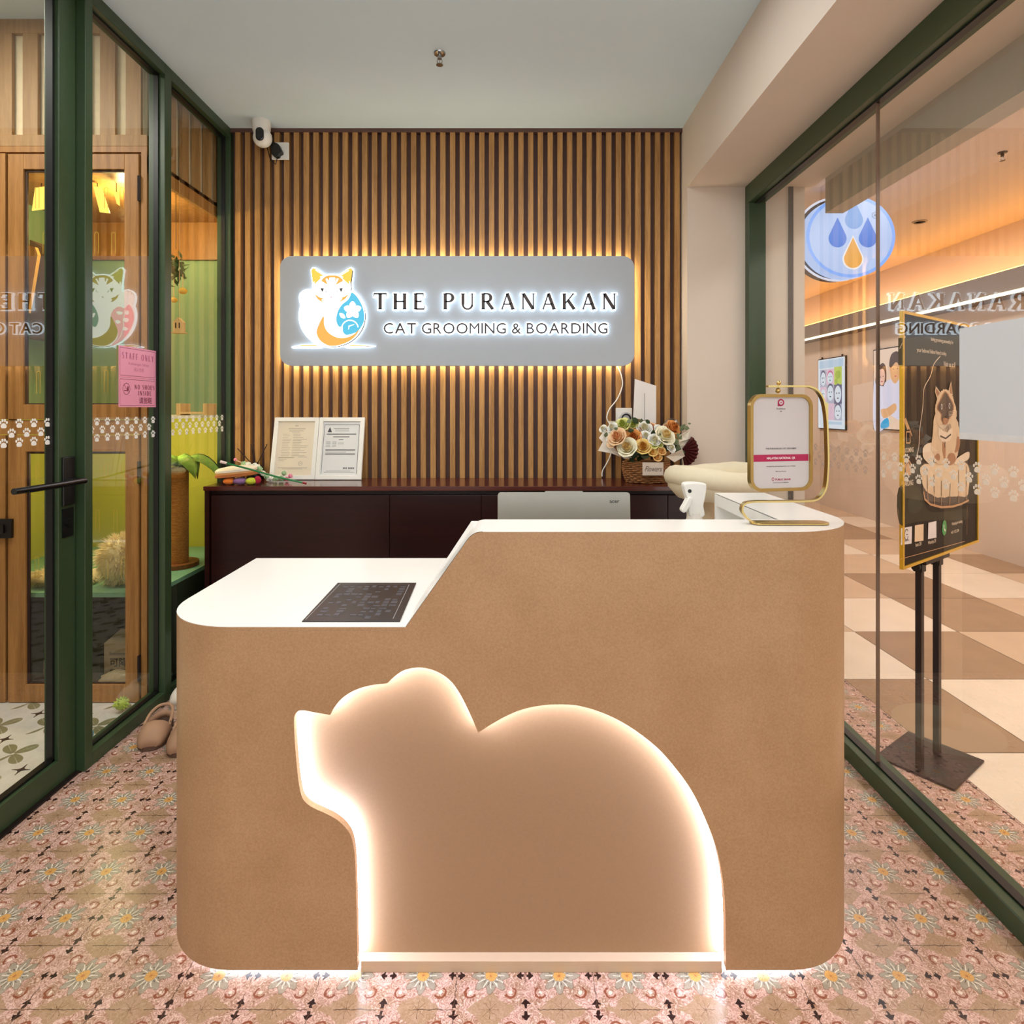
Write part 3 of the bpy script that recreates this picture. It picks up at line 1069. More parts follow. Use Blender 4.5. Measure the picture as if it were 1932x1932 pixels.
# payment sign hanging in a gold stand
QY = 1.46
q = lambda x, y: (W(1380 + x * 0.15532, 700 + y * 0.15532, QY).x, W(1380 + x * 0.15532, 700 + y * 0.15532, QY).z)
qs = thing('payment_sign_stand', 'gold desk stand with a hanging white payment sign on the right counter end', 'sign', (q(640, 1830)[0], QY, ZU + 0.001))
PQ = plane((0, QY, 0), (1, 0, 0), (0, -1, 0))
path = [q(600, 1838), q(280, 1838)] + [(p.x, p.y) for p in catmull([q(280, 1838), q(200, 1800), q(140, 1730), q(120, 1680), q(140, 1620), q(200, 1592), q(300, 1583)], False, 5)]
path += [(p.x, p.y) for p in catmull([q(300, 1583), q(700, 1580), q(960, 1572), q(1060, 1535), q(1120, 1450), q(1145, 1350), q(1160, 1100), q(1150, 700), q(1135, 500), q(1100, 340), q(1030, 235), q(940, 192), q(860, 186), q(640, 186), q(432, 186)], False, 5)]
zmin = ZU + 0.0035
path = [(p[0], max(p[1], zmin)) for p in path]
mb = MB(); mb.sweep(path, 0.016, 0.004, PQ)
mb.build('bent_bar', gold, qs, smooth=True)
mb = MB()
bl = [(p[0], p[1]) for p in rrect(q(230, 0)[0], -0.022, q(1165, 0)[0], 0.022, 0.018)]
mb.prism(bl, Matrix(((1, 0, 0, 0), (0, 1, 0, QY), (0, 0, 1, ZU + 0.001), (0, 0, 0, 1))), 0.0, 0.0045)
mb.build('base_plate', gold, qs, bevel=0.0015)
mb = MB()
mb.ell(PQ @ Vector((*q(575, 145), 0)), 0.0054, 12); mb.ell(PQ @ Vector((*q(565, 238), 0)), 0.0062, 12); mb.tube([PQ @ Vector((*q(575, 160), 0)), PQ @ Vector((*q(567, 275), 0))], 0.002, 8)
mb.build('hook', gold, qs, smooth=True)
# framed panel, turned a little on its hook
pxl, pxr = q(190, 0)[0], q(1010, 0)[0]
pcx = q(590, 0)[0]
ang = math.radians(11)
PP = plane((pcx, QY - 0.002, 0), (math.cos(ang), math.sin(ang), 0), (math.sin(ang), -math.cos(ang), 0))
zt_, zb_ = q(0, 282)[1], q(0, 1455)[1]
hw = 0.0835
mb = MB()
o1, i1 = rrect(-hw, zb_, hw, zt_, 0.030, 8), rrect(-hw + 0.0075, zb_ + 0.0075, hw - 0.0075, zt_ - 0.0075, 0.0235, 8)
n = len(o1)
vs = [PP @ Vector((*p, z)) for z in (-0.007, 0.007) for p in o1] + [PP @ Vector((*p, z)) for z in (-0.007, 0.007) for p in i1]
fs = []
for i in range(n):
    j = (i + 1) % n
    fs += [(i, j, n + j, n + i), (2 * n + i, 3 * n + i, 3 * n + j, 2 * n + j), (n + i, n + j, 3 * n + j, 3 * n + i), (i, 2 * n + i, 2 * n + j, j)]
mb.add(vs, fs)
fr = mb.build('sign_frame', gold, qs, smooth=True)
mb = MB(); mb.prism(i1, PP, -0.003, 0.002)
mb.mi = 1
zc = lambda y: q(0, y)[1]
mb.poly(rc(-hw + 0.009, zc(1095), hw - 0.009, zc(1012)), PP, 0.0023)
lg = [(p[0], zc(383) + p[1]) for p in circ(0, 0, 0.0088, 20)]
mb.poly(lg, PP, 0.0023); mb.poly(rc(-0.0088, zc(383) - 0.0088, 0, zc(383)), PP, 0.0023)
mb.mi = 0
mb.poly([(p[0], zc(383) + p[1]) for p in circ(0, 0, 0.0052, 18)], PP, 0.0026)
mb.mi = 1
mb.poly([(p[0], zc(383) + p[1]) for p in circ(0, 0, 0.0017, 12)], PP, 0.0029)
mb.mi = 2
tx = lambda t, y, h, w=None, z=0.0026: mb.text(t, PP @ Matrix.Translation((0, zc(y), 0)), h, width=w, z=z, bold=0.01)
tx('DuitNow', 466, 0.0034, 0.024)
tx('QR', 496, 0.0026)
tx('THE PURANAKAN CAT GROOMIN', 950, 0.0040, 0.082)
tx('Accepted by participating banks and e-Wallets', 1160, 0.0026, 0.078)
tx('Merchant Partner', 1222, 0.0024, 0.028)
tx('EXCELLENCE IS OUR COMMITMENT', 1358, 0.0022, 0.042)
mb.mi = 1
mb.text('PUBLIC BANK', PP @ Matrix.Translation((0.006, zc(1325), 0)), 0.0045, width=0.042, z=0.0026, bold=0.02)
mb.stroke([(p[0] - 0.0215, zc(1310) + p[1]) for p in circ(0, 0, 0.0028, 20, 0.0036, 0, 2 * PI * 0.98)], 0.0012, PP, 0.0026)
mb.mi = 3
mb.text('MALAYSIA NATIONAL QR', PP @ Matrix.Translation((0, zc(1068), 0)), 0.0052, width=0.076, z=0.0028, bold=0.02)
mb.build('sign_card', [M('sign_paper', (206, 202, 204), 0.3, amt=0.02), M('magenta_print', (176, 30, 84), 0.35), M('grey_ink', (70, 66, 72), 0.5), M('white_ink', (244, 236, 238), 0.4)], fr)

# ------------------------------------------------------------------ wall sign
SY = 3.22
sg = thing('wall_sign', 'grey rounded shop sign with glowing cat logo and letters on the slatted wall', 'sign', (-0.31, 3.235, 1.5))
PB = plane((0, SY, 0), (1, 0, 0), (0, -1, 0))
sw = lambda x, y: (W(x, y, SY).x, W(x, y, SY).z)
x0, z1 = sw(528, 483); x1, z0 = sw(1197, 690)
mb = MB(); mb.prism(rrect(x0, z0, x1, z1, 0.062, 10), PB, -0.028, 0.0)
bd = mb.build('backboard', M('grey_board', (172, 178, 186), 0.5, amt=0.02), sg, bevel=0.001)
mb = MB()
rr_ = rrect(x0 + 0.014, z0 + 0.014, x1 - 0.014, z1 - 0.014, 0.052, 10)
mb.tube([PB @ Vector((*p, -0.036)) for p in rr_], 0.005, 6, True)
mb.build('halo_led', EM('warm_halo_led', (255, 242, 212), 42.0), sg)
white_lit = EM('lit_white_acrylic', (222, 242, 255), 4.2)
dark_face = M('dark_letter_face', (62, 50, 46), 0.35, metal=0.3, amt=0.15)
lx0, zb0 = sw(706, 585); lx1, zt0 = sw(1163, 555)
def letters(a, f):
    """each raised letter: dark face with its own lit edge behind it"""
    for fm_, lm_ in zip(f, a):
        o = fm_.build('letter', dark_face, sg)
        lm_.build('letter_light', white_lit, o)


A_, F_ = [], []
cap = zt0 - zb0
ad = [serif(c)[1] * cap * 1.2 for c in 'THE PURANAKAN']
gap = (lx1 - lx0 - sum(ad)) / 12
x = lx0
for c, d in zip('THE PURANAKAN', ad):
    if c != ' ':
        m1 = MB(); serif_text(m1, c, PB, x, x + d, zb0, cap, 0.004, 0.019, grow=0.0046)
        m2 = MB(); serif_text(m2, c, PB, x, x + d, zb0, cap, 0.0192, 0.024)
        A_.append(m1); F_.append(m2)
    x += d + gap
letters(A_, F_)
cx0, cz0 = sw(725, 630); cx1, cz1 = sw(1145, 610)
T2 = 'CAT GROOMING & BOARDING'
h2 = cz1 - cz0
adv = {}
for c in set(T2):
    if c != ' ':
        v, _ = text_mesh(c)
        adv[c] = (max(p[0] for p in v) - min(p[0] for p in v)) * h2 / 0.7
adv[' '] = h2 * 0.18
gap = (cx1 - cx0 - sum(adv[c] for c in T2)) / (len(T2) - 1)
x = cx0
A_, F_ = [], []
for c in T2:
    if c != ' ':
        pt = PB @ Matrix.Translation((x, cz0, 0))
        m1 = MB(); m1.text(c, pt @ Matrix.Translation((-0.0032, 0, 0)), h2, z=0.004, ext=0.010, off=0.0040, align='LEFT')
        m2 = MB(); m2.text(c, pt, h2, z=0.0142, ext=0.004, align='LEFT', bold=0.0 if c == 'M' else 0.006)
        A_.append(m1); F_.append(m2)
    x += adv[c] + gap
letters(A_, F_)

# cat logo, flat lit layers; L maps logo drawing units to the board
L = lambda p: [sw(520 + a * 0.17598, 470 + b * 0.17598) for a, b in p]
Lc = lambda p, n=4: [(v.x, v.y) for v in catmull(L(p), True, n)]
body_c = circ(617, 720, 348, 48, 328)
head_c = [(412, 400), (425, 350), (470, 310), (540, 290), (617, 285), (690, 290), (750, 315), (800, 350), (815, 400), (812, 450), (780, 510), (720, 560), (617, 590), (510, 560), (440, 500), (415, 450)]
earl = [(412, 400), (392, 235), (410, 212), (440, 220), (560, 300), (480, 360)]
earr = [(670, 300), (790, 220), (815, 212), (830, 235), (820, 320), (806, 410), (740, 350)]
paw_c = [(285, 600), (275, 560), (270, 520), (280, 485), (310, 460), (340, 448), (375, 452), (400, 480), (420, 540), (400, 620), (340, 640)]
lbl = [(190, 1050), (300, 1030), (440, 1028), (495, 1050), (480, 1062), (200, 1062)]
lbr = [(750, 1050), (830, 1025), (1000, 1035), (1065, 1043), (1000, 1056), (780, 1062)]
mb = MB()
for p in (body_c, head_c, earl, earr, paw_c, lbl, lbr):
    c = Vector((sum(a for a, _ in p) / len(p), sum(b for _, b in p) / len(p)))
    grow = [tuple(Vector(q) + (Vector(q) - c).normalized() * 14) for q in p]
    mb.prism(L(grow), PB, 0.003, 0.012)
lgl = mb.build('logo_light', EM('logo_rim_light', (226, 244, 255), 4.5), sg)
mb = MB()
def lay(p, k, mi, sm=True):
    mb.mi = mi
    mb.poly(Lc(p) if sm else L(p), PB, 0.0125 + k * 0.0009)
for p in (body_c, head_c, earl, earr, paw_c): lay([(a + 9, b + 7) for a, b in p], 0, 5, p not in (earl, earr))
mb.mi = 0
lay(body_c, 1, 0); lay(paw_c, 1, 0)
# left flank (pink, strongly lit) with its white sprig
lay([(330, 600), (285, 680), (280, 760), (310, 850), (360, 930), (430, 1000), (520, 1040), (460, 960), (450, 900), (480, 820), (525, 720), (500, 660), (440, 620), (380, 640)], 2, 1)
for p in ([(395, 690), (430, 670), (470, 680), (430, 710)], [(330, 760), (365, 740), (400, 765), (360, 790)], [(420, 790), (445, 765), (480, 775), (455, 805)], [(340, 860), (375, 835), (400, 860), (370, 880)], [(330, 690), (350, 660), (375, 690), (350, 710)]):
    lay(p, 3, 0)
mb.mi = 0; mb.stroke(L([(370, 650), (385, 740), (390, 840), (420, 940), (480, 1010)]), 0.003, PB, 0.0153)
# right flank blue with flower and swirl
lay([(825, 470), (880, 515), (930, 600), (956, 690), (956, 770), (930, 830), (890, 885), (840, 908), (765, 925), (730, 890), (725, 835), (690, 838), (662, 790), (660, 730), (680, 660), (720, 600), (780, 550), (805, 510)], 2, 2)
for k in range(5):
    a = PI / 2 + 2 * PI * k / 5
    c, s_ = math.cos(a), -math.sin(a)
    lay([(833, 660), (833 + 55 * c - 34 * s_, 660 + 55 * s_ + 34 * c), (833 + 96 * c, 660 + 96 * s_), (833 + 55 * c + 34 * s_, 660 + 55 * s_ - 34 * c)], 3, 0)
mb.mi = 2; mb.poly(L(circ(833, 663, 16, 14)), PB, 0.0162)
mb.mi = 0; mb.poly(L(circ(833, 663, 9, 12)), PB, 0.0171)
lay([(693, 692), (735, 700), (757, 742), (712, 738)], 3, 0)
mb.stroke(L(circ(805, 855, 88, 20, 88, PI * 1.0, PI * 1.95)), 0.005, PB, 0.0153)
mb.stroke(L([(790, 865), (795, 830), (850, 812)]), [0.002, 0.006, 0.002], PB, 0.0153)
lay([(525, 725), (480, 800), (450, 890), (470, 960), (520, 1010), (600, 1042), (700, 1030), (800, 990), (870, 930), (905, 865), (850, 915), (780, 948), (700, 957), (620, 930), (560, 880), (530, 810)], 4, 3)
# head, ears, markings
lay(head_c, 4, 0); lay(earl, 3, 4, False); lay(earr, 3, 4, False)
lay([(430, 385), (415, 262), (500, 315)], 5, 4, False); lay([(720, 318), (808, 255), (795, 385)], 5, 4, False)
mb.mi = 0; mb.stroke(L([(440, 232), (545, 300)]), 0.0035, PB, 0.0172); mb.stroke(L([(690, 300), (795, 235)]), 0.0035, PB, 0.0172)
lay([(500, 345), (545, 300), (617, 286), (690, 300), (735, 345), (660, 318), (617, 312), (575, 318)], 5, 3)
for p in ([(500, 350), (545, 320), (570, 390)], [(735, 350), (690, 320), (650, 395)], [(560, 310), (590, 308), (580, 360)], [(650, 310), (672, 316), (645, 362)]):
    lay(p, 6, 3, False)
for p in ([(435, 492), (480, 525), (520, 575), (465, 545)], [(790, 492), (745, 520), (695, 572), (750, 545)], [(470, 520), (520, 535), (500, 548)], [(760, 518), (720, 525), (735, 545)]):
    lay(p, 6, 3)
for p in ([(490, 424), (532, 428), (512, 472)], [(538, 440), (564, 472), (548, 466)], [(734, 422), (690, 428), (713, 472)], [(686, 440), (656, 472), (672, 466)]):
    lay(p, 6, 6, False)
mb.mi = 7; mb.poly(L([(597, 515), (617, 512), (612, 530), (604, 530)]), PB, 0.018)
mb.mi = 0
for cx_, cy_ in ((300, 500), (325, 475), (357, 470), (380, 490)): mb.poly(L(circ(cx_, cy_, 20, 12)), PB, 0.0145)
mb.mi = 5
for cx_, cy_ in ((300, 500), (325, 475), (357, 470)): mb.stroke(L(circ(cx_, cy_, 20, 12, None, PI * 0.9, PI * 1.8)), 0.001, PB, 0.0150)
lay([(200, 1046), (300, 1034), (440, 1034), (480, 1048)], 1, 4, False); lay([(770, 1046), (830, 1031), (1000, 1038), (1050, 1044)], 1, 4, False)
mb.mi = 5; mb.stroke(L([(190, 1054), (490, 1056)]), 0.0022, PB, 0.0146); mb.stroke(L([(860, 1052), (1062, 1044)]), 0.0022, PB, 0.0146)
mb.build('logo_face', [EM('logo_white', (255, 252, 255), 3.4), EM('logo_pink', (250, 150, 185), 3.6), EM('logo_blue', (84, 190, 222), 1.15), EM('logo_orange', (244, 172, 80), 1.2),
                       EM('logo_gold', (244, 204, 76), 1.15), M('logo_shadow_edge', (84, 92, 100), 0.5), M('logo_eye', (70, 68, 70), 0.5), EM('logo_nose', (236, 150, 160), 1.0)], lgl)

# wall socket under the sign, feed cable
def socket(px, py, w, Y, label, plug=None):
    c = W(px, py, Y)
    t = thing('wall_socket', label, 'socket', (c.x, Y, c.z - w / 2))
    P = plane((c.x, Y, c.z), (1, 0, 0), (0, -1, 0))
    mb = MB(); mb.prism(rrect(-w / 2, -w / 2, w / 2, w / 2, 0.004), P, -0.006, 0.004)
    mb.build('face_plate', white_pl, t, bevel=0.001)
    return t, P
t, P = socket(1177, 785, 0.088, 3.28, 'white wall socket with a round adapter, behind the flower basket')
mb = MB(); mb.lathe([(0.034, 0.004), (0.034, 0.030), (0.028, 0.034)], P @ Vector((0.006, -0.012, 0)), 24, P.to_3x3())
mb.build('adapter', M('grey_adapter', (176, 176, 178), 0.4), t, smooth=True)
mb = MB(); mb.lathe([(0.026, 0.0335), (0.026, 0.036), (0.018, 0.036), (0.018, 0.0335)], P @ Vector((0.006, -0.012, 0)), 24, P.to_3x3())
mb.build('adapter_ring', black, t)
t, P = socket(529, 285, 0.092, 3.275, 'white wall socket holding a black plug, beside the security camera')
mb = MB()
pg = [(-0.038, 0.030), (-0.012, 0.032), (0.006, 0.018), (0.012, 0.004), (0.020, -0.012), (0.018, -0.024), (0.006, -0.030), (0.002, -0.040), (-0.014, -0.046), (-0.030, -0.034), (-0.038, -0.020)]
mb.prism([(v.x, v.y) for v in catmull(pg, True, 3)], P, 0.004, 0.034)
pgo = mb.build('plug', black, t, bevel=0.004)
mb = MB(); mb.tube([P @ Vector(v) for v in ((-0.012, -0.046, 0.015), (-0.022, -0.075, 0.008), (-0.045, -0.055, 0.0), (-0.062, -0.03, -0.01), (-0.075, 0.02, -0.01), (-0.082, 0.06, -0.005))], 0.0022, 6)
mb.build('cord', black, pgo, smooth=True)
mb = MB()
cpts = [W(1160, 684, 3.262), W(1171, 705, 3.272), W(1174, 728, 3.272), W(1165, 752, 3.274), W(1150, 772, 3.274), W(1145, 788, 3.272), W(1150, 800, 3.27), W(1158, 812, 3.27), W(1154, 850, 3.275), W(1147, 870, 3.275), W(1137, 888, 3.275), W(1136, 899, 3.272)]
mb.tube(catmull(cpts, False, 5), 0.0032, 8)
tag(mb.build('power_cord', white_pl, smooth=True), 'white power cord looping down from the shop sign along the slats', 'cord')

# security camera
cc = W(494, 256, 3.20)
sc = thing('security_camera', 'white dome security camera under the ceiling at the slatted wall top left', 'camera', (cc.x, 3.20, 2.70))
mb = MB(); mb.lathe([(0.047, 2.8195), (0.047, 2.80), (0.046, 2.775), (0.040, 2.752)], (cc.x - 0.002, 3.20, 0), 28)
mb.build('mount_base', white_pl, sc, smooth=True)
mb = MB(); mb.ell((cc.x + 0.004, 3.20, cc.z - 0.012), (0.049, 0.047, 0.050), 24)
hb = mb.build('camera_head', white_pl, sc, smooth=True)
mb = MB(); mb.prism(rrect(-0.021, -0.034, 0.021, 0.034, 0.020, 6), plane((cc.x + 0.008, 3.148, cc.z - 0.012), (1, 0, 0), (0, -1, -0.06)), -0.012, 0.0)
mb.build('lens_window', M('black_gloss', (8, 8, 8), 0.08, amt=0.1, spec=0.8), hb, bevel=0.004)


def sprinkler(x, y, z, label, mat):
    t = thing('fire_sprinkler', label, 'sprinkler', (x, y, z - 0.05))
    mb = MB(); mb.lathe([(0.026, z - 0.0005), (0.024, z - 0.006), (0.009, z - 0.008), (0.009, z - 0.026)], (x, y, 0), 20)
    mb.build('base_ring', mat, t, smooth=True)
    mb = MB(); mb.tube([(x - 0.008, y, z - 0.026), (x - 0.011, y, z - 0.038), (x - 0.003, y, z - 0.050)], 0.002, 6); mb.tube([(x + 0.008, y, z - 0.026), (x + 0.011, y, z - 0.038), (x + 0.003, y, z - 0.050)], 0.002, 6)
    mb.tube([(x, y, z - 0.026), (x, y, z - 0.05)], 0.0022, 6)
    mb.build('frame_arms', mat, t)
    mb = MB(); mb.lathe([(0.015, z - 0.050), (0.015, z - 0.052)], (x, y, 0), 16)
    mb.build('deflector', mat, t)
sprinkler(-0.303, 2.586, 2.82, 'chrome fire sprinkler in the grey ceiling above the sign', M('chrome', (170, 170, 168), 0.15, metal=1.0, amt=0.05))
sprinkler(2.98, 3.66, 2.85, 'dark fire sprinkler in the corridor ceiling beyond the glass', M('dark_bronze', (70, 54, 46), 0.4, metal=0.6))

# ------------------------------------------------------------------ low mahogany cabinet along the back wall
CF = 2.94
cb = thing('low_cabinet', 'long dark red mahogany cabinet along the slatted back wall', 'cabinet', (-0.28, 3.1, 0))
ZC = 0.921
mb = MB(); mb.box(-1.488, 0.930, CF - 0.015, 3.276, ZC - 0.022, ZC)
mb.build('top_board', WOOD('polished_mahogany', (58, 16, 12), (96, 40, 28), 0.18, 4.0, 'X', spec=0.7), cb, bevel=0.002)
mb = MB(); mb.box(-1.488, -1.466, CF, 3.276, 0, ZC - 0.022); mb.box(0.908, 0.930, CF, 3.18, 0, ZC - 0.022)
mb.box(-1.466, 0.908, CF + 0.03, 3.276, 0.0, ZC - 0.022)
mb.build('carcass', mahog, cb)
ds = [W(398, 0, CF).x, W(735, 0, CF).x, W(908, 0, CF).x, W(1105, 0, CF).x, W(1260, 0, CF).x, 0.906]
for a, c in zip(ds, ds[1:]):
    mb = MB(); mb.box(a + 0.0012, c - 0.0012, CF, CF + 0.02, 0.06, ZC - 0.045)
    mb.build('door', mahog, cb, bevel=0.0015)


def leaning_frame(x0, x1, zt, Yb, Yt, name, label, kind):
    cx = (x0 + x1) / 2
    t = thing(name, label, 'picture frame', (cx, Yb, ZC + 0.001), group='certificate frames on the low cabinet')
    hgt = math.hypot(zt - ZC, Yt - Yb)
    up = Vector((0, Yt - Yb, zt - ZC)).normalized()
    n = Vector((1, 0, 0)).cross(up)
    P = plane((cx, Yb, ZC + 0.001), (1, 0, 0), n)
    w = (x1 - x0) / 2 - 0.001
    bw = 0.022
    mb = MB()
    for p in ([(-w, 0), (w, 0), (w - bw, bw), (-w + bw, bw)], [(w, 0), (w, hgt), (w - bw, hgt - bw), (w - bw, bw)], [(w, hgt), (-w, hgt), (-w + bw, hgt - bw), (w - bw, hgt - bw)], [(-w, hgt), (-w, 0), (-w + bw, bw), (-w + bw, hgt - bw)]):
        mb.prism(p, P, -0.010, 0.008)
    mb.build('frame', white_pl, t, bevel=0.001)
    mb = MB()
    a, b2 = w - bw, hgt - 2 * bw
    mb.mi = 0; mb.prism(rc(-a, bw, a, hgt - bw), P, -0.008, 0.0)
    u = lambda f: -a + 2 * a * f
    v = lambda f: hgt - bw - b2 * f
    mb.mi = 1
    ln = lambda f0, f1, y, h=0.0022: mb.poly(rc(u(f0), v(y) - h / 2, u(f1), v(y) + h / 2), P, 0.0006)
    if kind == 0:
        mb.text('SSM', P @ Matrix.Translation((0, v(0.09), 0)), 0.007, z=0.0006)
        rs = random.Random(4)
        ln(0.28, 0.75, 0.135); ln(0.30, 0.70, 0.175, 0.0016); ln(0.38, 0.6, 0.20, 0.0012)
        for k in range(14):
            y = 0.235 + 0.031 * k
            ln(0.14, 0.14 + rs.uniform(0.15, 0.25), y, 0.0011); ln(0.42, rs.uniform(0.6, 0.86), y, 0.0014)
        ln(0.08, 0.50, 0.67, 0.0022); ln(0.6, 0.85, 0.66, 0.0012); ln(0.08, 0.30, 0.70, 0.001); ln(0.08, 0.24, 0.73, 0.001)
        mb.stroke([(u(0.68) + p[0], v(0.78) + p[1]) for p in circ(0, 0, 0.011, 20, None, 0, 6.2)], 0.0012, P, 0.0006)
        mb.text('SCF', P @ Matrix.Translation((u(0.68), v(0.79), 0)), 0.006, z=0.0006)
        ln(0.08, 0.88, 0.86, 0.0018); ln(0.2, 0.75, 0.88, 0.0012)
    else:
        for p in ([(0.03, 0.06), (0.97, 0.06)], [(0.97, 0.06), (0.97, 0.97)], [(0.03, 0.06), (0.03, 0.97)]):
            mb.stroke([(u(i), v(j)) for i, j in p], 0.0022, P, 0.0006)
        mb.poly([(u(0.12), v(0.20)), (u(0.24), v(0.20)), (u(0.18), v(0.10))], P, 0.0006)
        ln(0.28, 0.70, 0.13); ln(0.32, 0.70, 0.155, 0.0012); ln(0.32, 0.70, 0.175, 0.0012); ln(0.10, 0.90, 0.235, 0.005); ln(0.28, 0.72, 0.285, 0.0035); ln(0.44, 0.56, 0.335, 0.0035)
        for k in range(5):
            ln(0.10, 0.22, 0.375 + 0.022 * k, 0.0014); ln(0.27, 0.38, 0.375 + 0.022 * k, 0.0014)
        ln(0.42, 0.58, 0.395, 0.0012); ln(0.42, 0.58, 0.42, 0.0012)
        ln(0.10, 0.90, 0.53, 0.0045); ln(0.10, 0.66, 0.57, 0.0016); ln(0.10, 0.90, 0.605, 0.0045)
        for k in range(11):
            if k != 4: ln(0.60 + 0.028 * k, 0.618 + 0.028 * k, 0.865, 0.009)
        ln(0.16, 0.80, 0.915, 0.0012); ln(0.10, 0.9, 0.94, 0.001)
    mb.build('certificate', [M('cream_paper' if kind == 0 else 'white_paper', (226, 214, 192) if kind == 0 else (222, 222, 220), 0.35, amt=0.02), M('print_grey', (128, 120, 112), 0.6) if kind == 0 else M('print_dark', (70, 70, 74), 0.6)], t)


leaning_frame(-1.2735, -1.031, 1.247, 3.190, 3.272, 'certificate_frame', 'white frame with cream certificate, left of two on the cabinet', 0)
leaning_frame(-1.0305, -0.785, 1.247, 3.186, 3.270, 'certificate_frame', 'white frame with dark-bordered white certificate, right of two on the cabinet', 1)

# toys and diffuser at the cabinet's left end
def cab(px, py, Y):
    return W(px, py, Y)
mb = MB()
base = W(450, 905, 3.03)
st = thing('plush_sandwich', 'plush toy sandwich with white top and brown crust on the cabinet', 'toy', (base.x, 3.03, ZC + 0.001))
sl = catmull([(-0.098, 0), (-0.085, 0.05), (-0.03, 0.085), (0.04, 0.075), (0.088, 0.045), (0.092, -0.02), (0.05, -0.065), (-0.03, -0.075), (-0.085, -0.05)], True, 4)
Z0 = ZC + 0.039
for k, (za, zb, mt, nm, sc_) in enumerate(((0.0, 0.014, M('crust_felt', (176, 104, 52), 0.9, bump=0.3), 'crust', 1.0), (0.014, 0.024, M('filling_felt', (226, 170, 110), 0.9), 'filling', 0.94), (0.024, 0.046, M('cream_felt', (240, 228, 204), 0.9, bump=0.2), 'bread_top', 0.98))):
    mb = MB(); m4 = Matrix.Translation((base.x - 0.008, 3.03, Z0)) @ Matrix.Rotation(-0.08, 4, 'Y')
    if nm == 'bread_top':
        prof = []
        rings = [(1.0, za), (1.0, zb - 0.012), (0.85, zb - 0.002), (0.45, zb + 0.004)]
        vs = []
        for s_, z in rings: vs += [m4 @ Vector((p.x * s_ * sc_, p.y * s_ * sc_, z)) for p in sl]
        q_ = len(sl)
        fs = [(i * q_ + j, i * q_ + (j + 1) % q_, (i + 1) * q_ + (j + 1) % q_, (i + 1) * q_ + j) for i in range(3) for j in range(q_)]
        fs += [list(range(3 * q_, 4 * q_)), list(range(q_ - 1, -1, -1))]
        mb.add(vs, fs)
    else:
        mb.prism([(p.x * sc_, p.y * sc_) for p in sl], m4, za, zb)
    mb.build(nm, mt, st, smooth=True, bevel=0.002 if k < 2 else 0)
cat_ = thing('plush_caterpillar', 'plush caterpillar toy in orange, purple, lime and red under the toy sandwich', 'toy', (W(452, 0, 2.985).x, 2.985, ZC + 0.001))
for px, rx, rgb, nm in ((433, 0.030, (240, 130, 46), 'orange_segment'), (453, 0.036, (142, 104, 150), 'purple_segment'), (474, 0.028, (196, 206, 60), 'lime_segment')):
    mb = MB(); mb.ell((W(px, 0, 2.985).x, 2.985, ZC + 0.0185), (rx, 0.028, 0.0175), 16)
    mb.build(nm, M(nm + '_plush', rgb, 0.9, bump=0.3, scale=120), cat_, smooth=True)
mb = MB(); mb.ell((W(486, 0, 2.995).x, 2.995, ZC + 0.022), (0.017, 0.02, 0.0205), 14)
mb.build('red_segment', M('red_plush', (176, 30, 62), 0.9), cat_, smooth=True)
gw = M('green_wand_plastic', (34, 122, 66), 0.35)
wand = thing('teaser_wand', 'green cat teaser wand lying slanted across the toy sandwich', 'cat toy', (W(500, 0, 2.945).x, 2.945, ZC + 0.001))
mb = MB(); mb.tube([W(424, 873, 2.945), W(470, 885, 2.945), W(520, 899, 2.945), W(572, 911, 2.945)], 0.0045, 8)
mb.build('rod', gw, wand, smooth=True)
mb = MB(); mb.tube([W(416, 871, 2.945), W(428, 874, 2.945)], [0.007, 0.006], 10)
mb.build('tip', M('pink_tip', (238, 214, 206), 0.5), wand, smooth=True)
mb = MB(); mb.tube([W(571, 910.5, 2.945), W(578, 912.5, 2.945)], 0.0052, 8)
mb.build('end_cap', M('red_cap', (150, 24, 40), 0.5), wand, smooth=True)
pw = thing('pompom_wand', 'cat wand strung with white and pale green pompoms beside the certificate frames', 'cat toy', (W(510, 0, 3.05).x, 3.05, ZC + 0.001))
mb = MB(); mb.tube([W(444, 868, 3.14), W(470, 878, 3.14), W(500, 892, 3.13), W(540, 904, 3.11)], 0.0025, 6)
mb.build('stick', M('pale_stick', (226, 180, 160), 0.5), pw, smooth=True)
pal = {'w': M('white_pompom', (236, 236, 222), 0.95, bump=0.5, scale=160), 'g': M('green_pompom', (168, 196, 150), 0.95, bump=0.5, scale=160), 'p': M('pink_pompom', (238, 150, 170), 0.95, bump=0.5, scale=160)}
rs = random.Random(9)
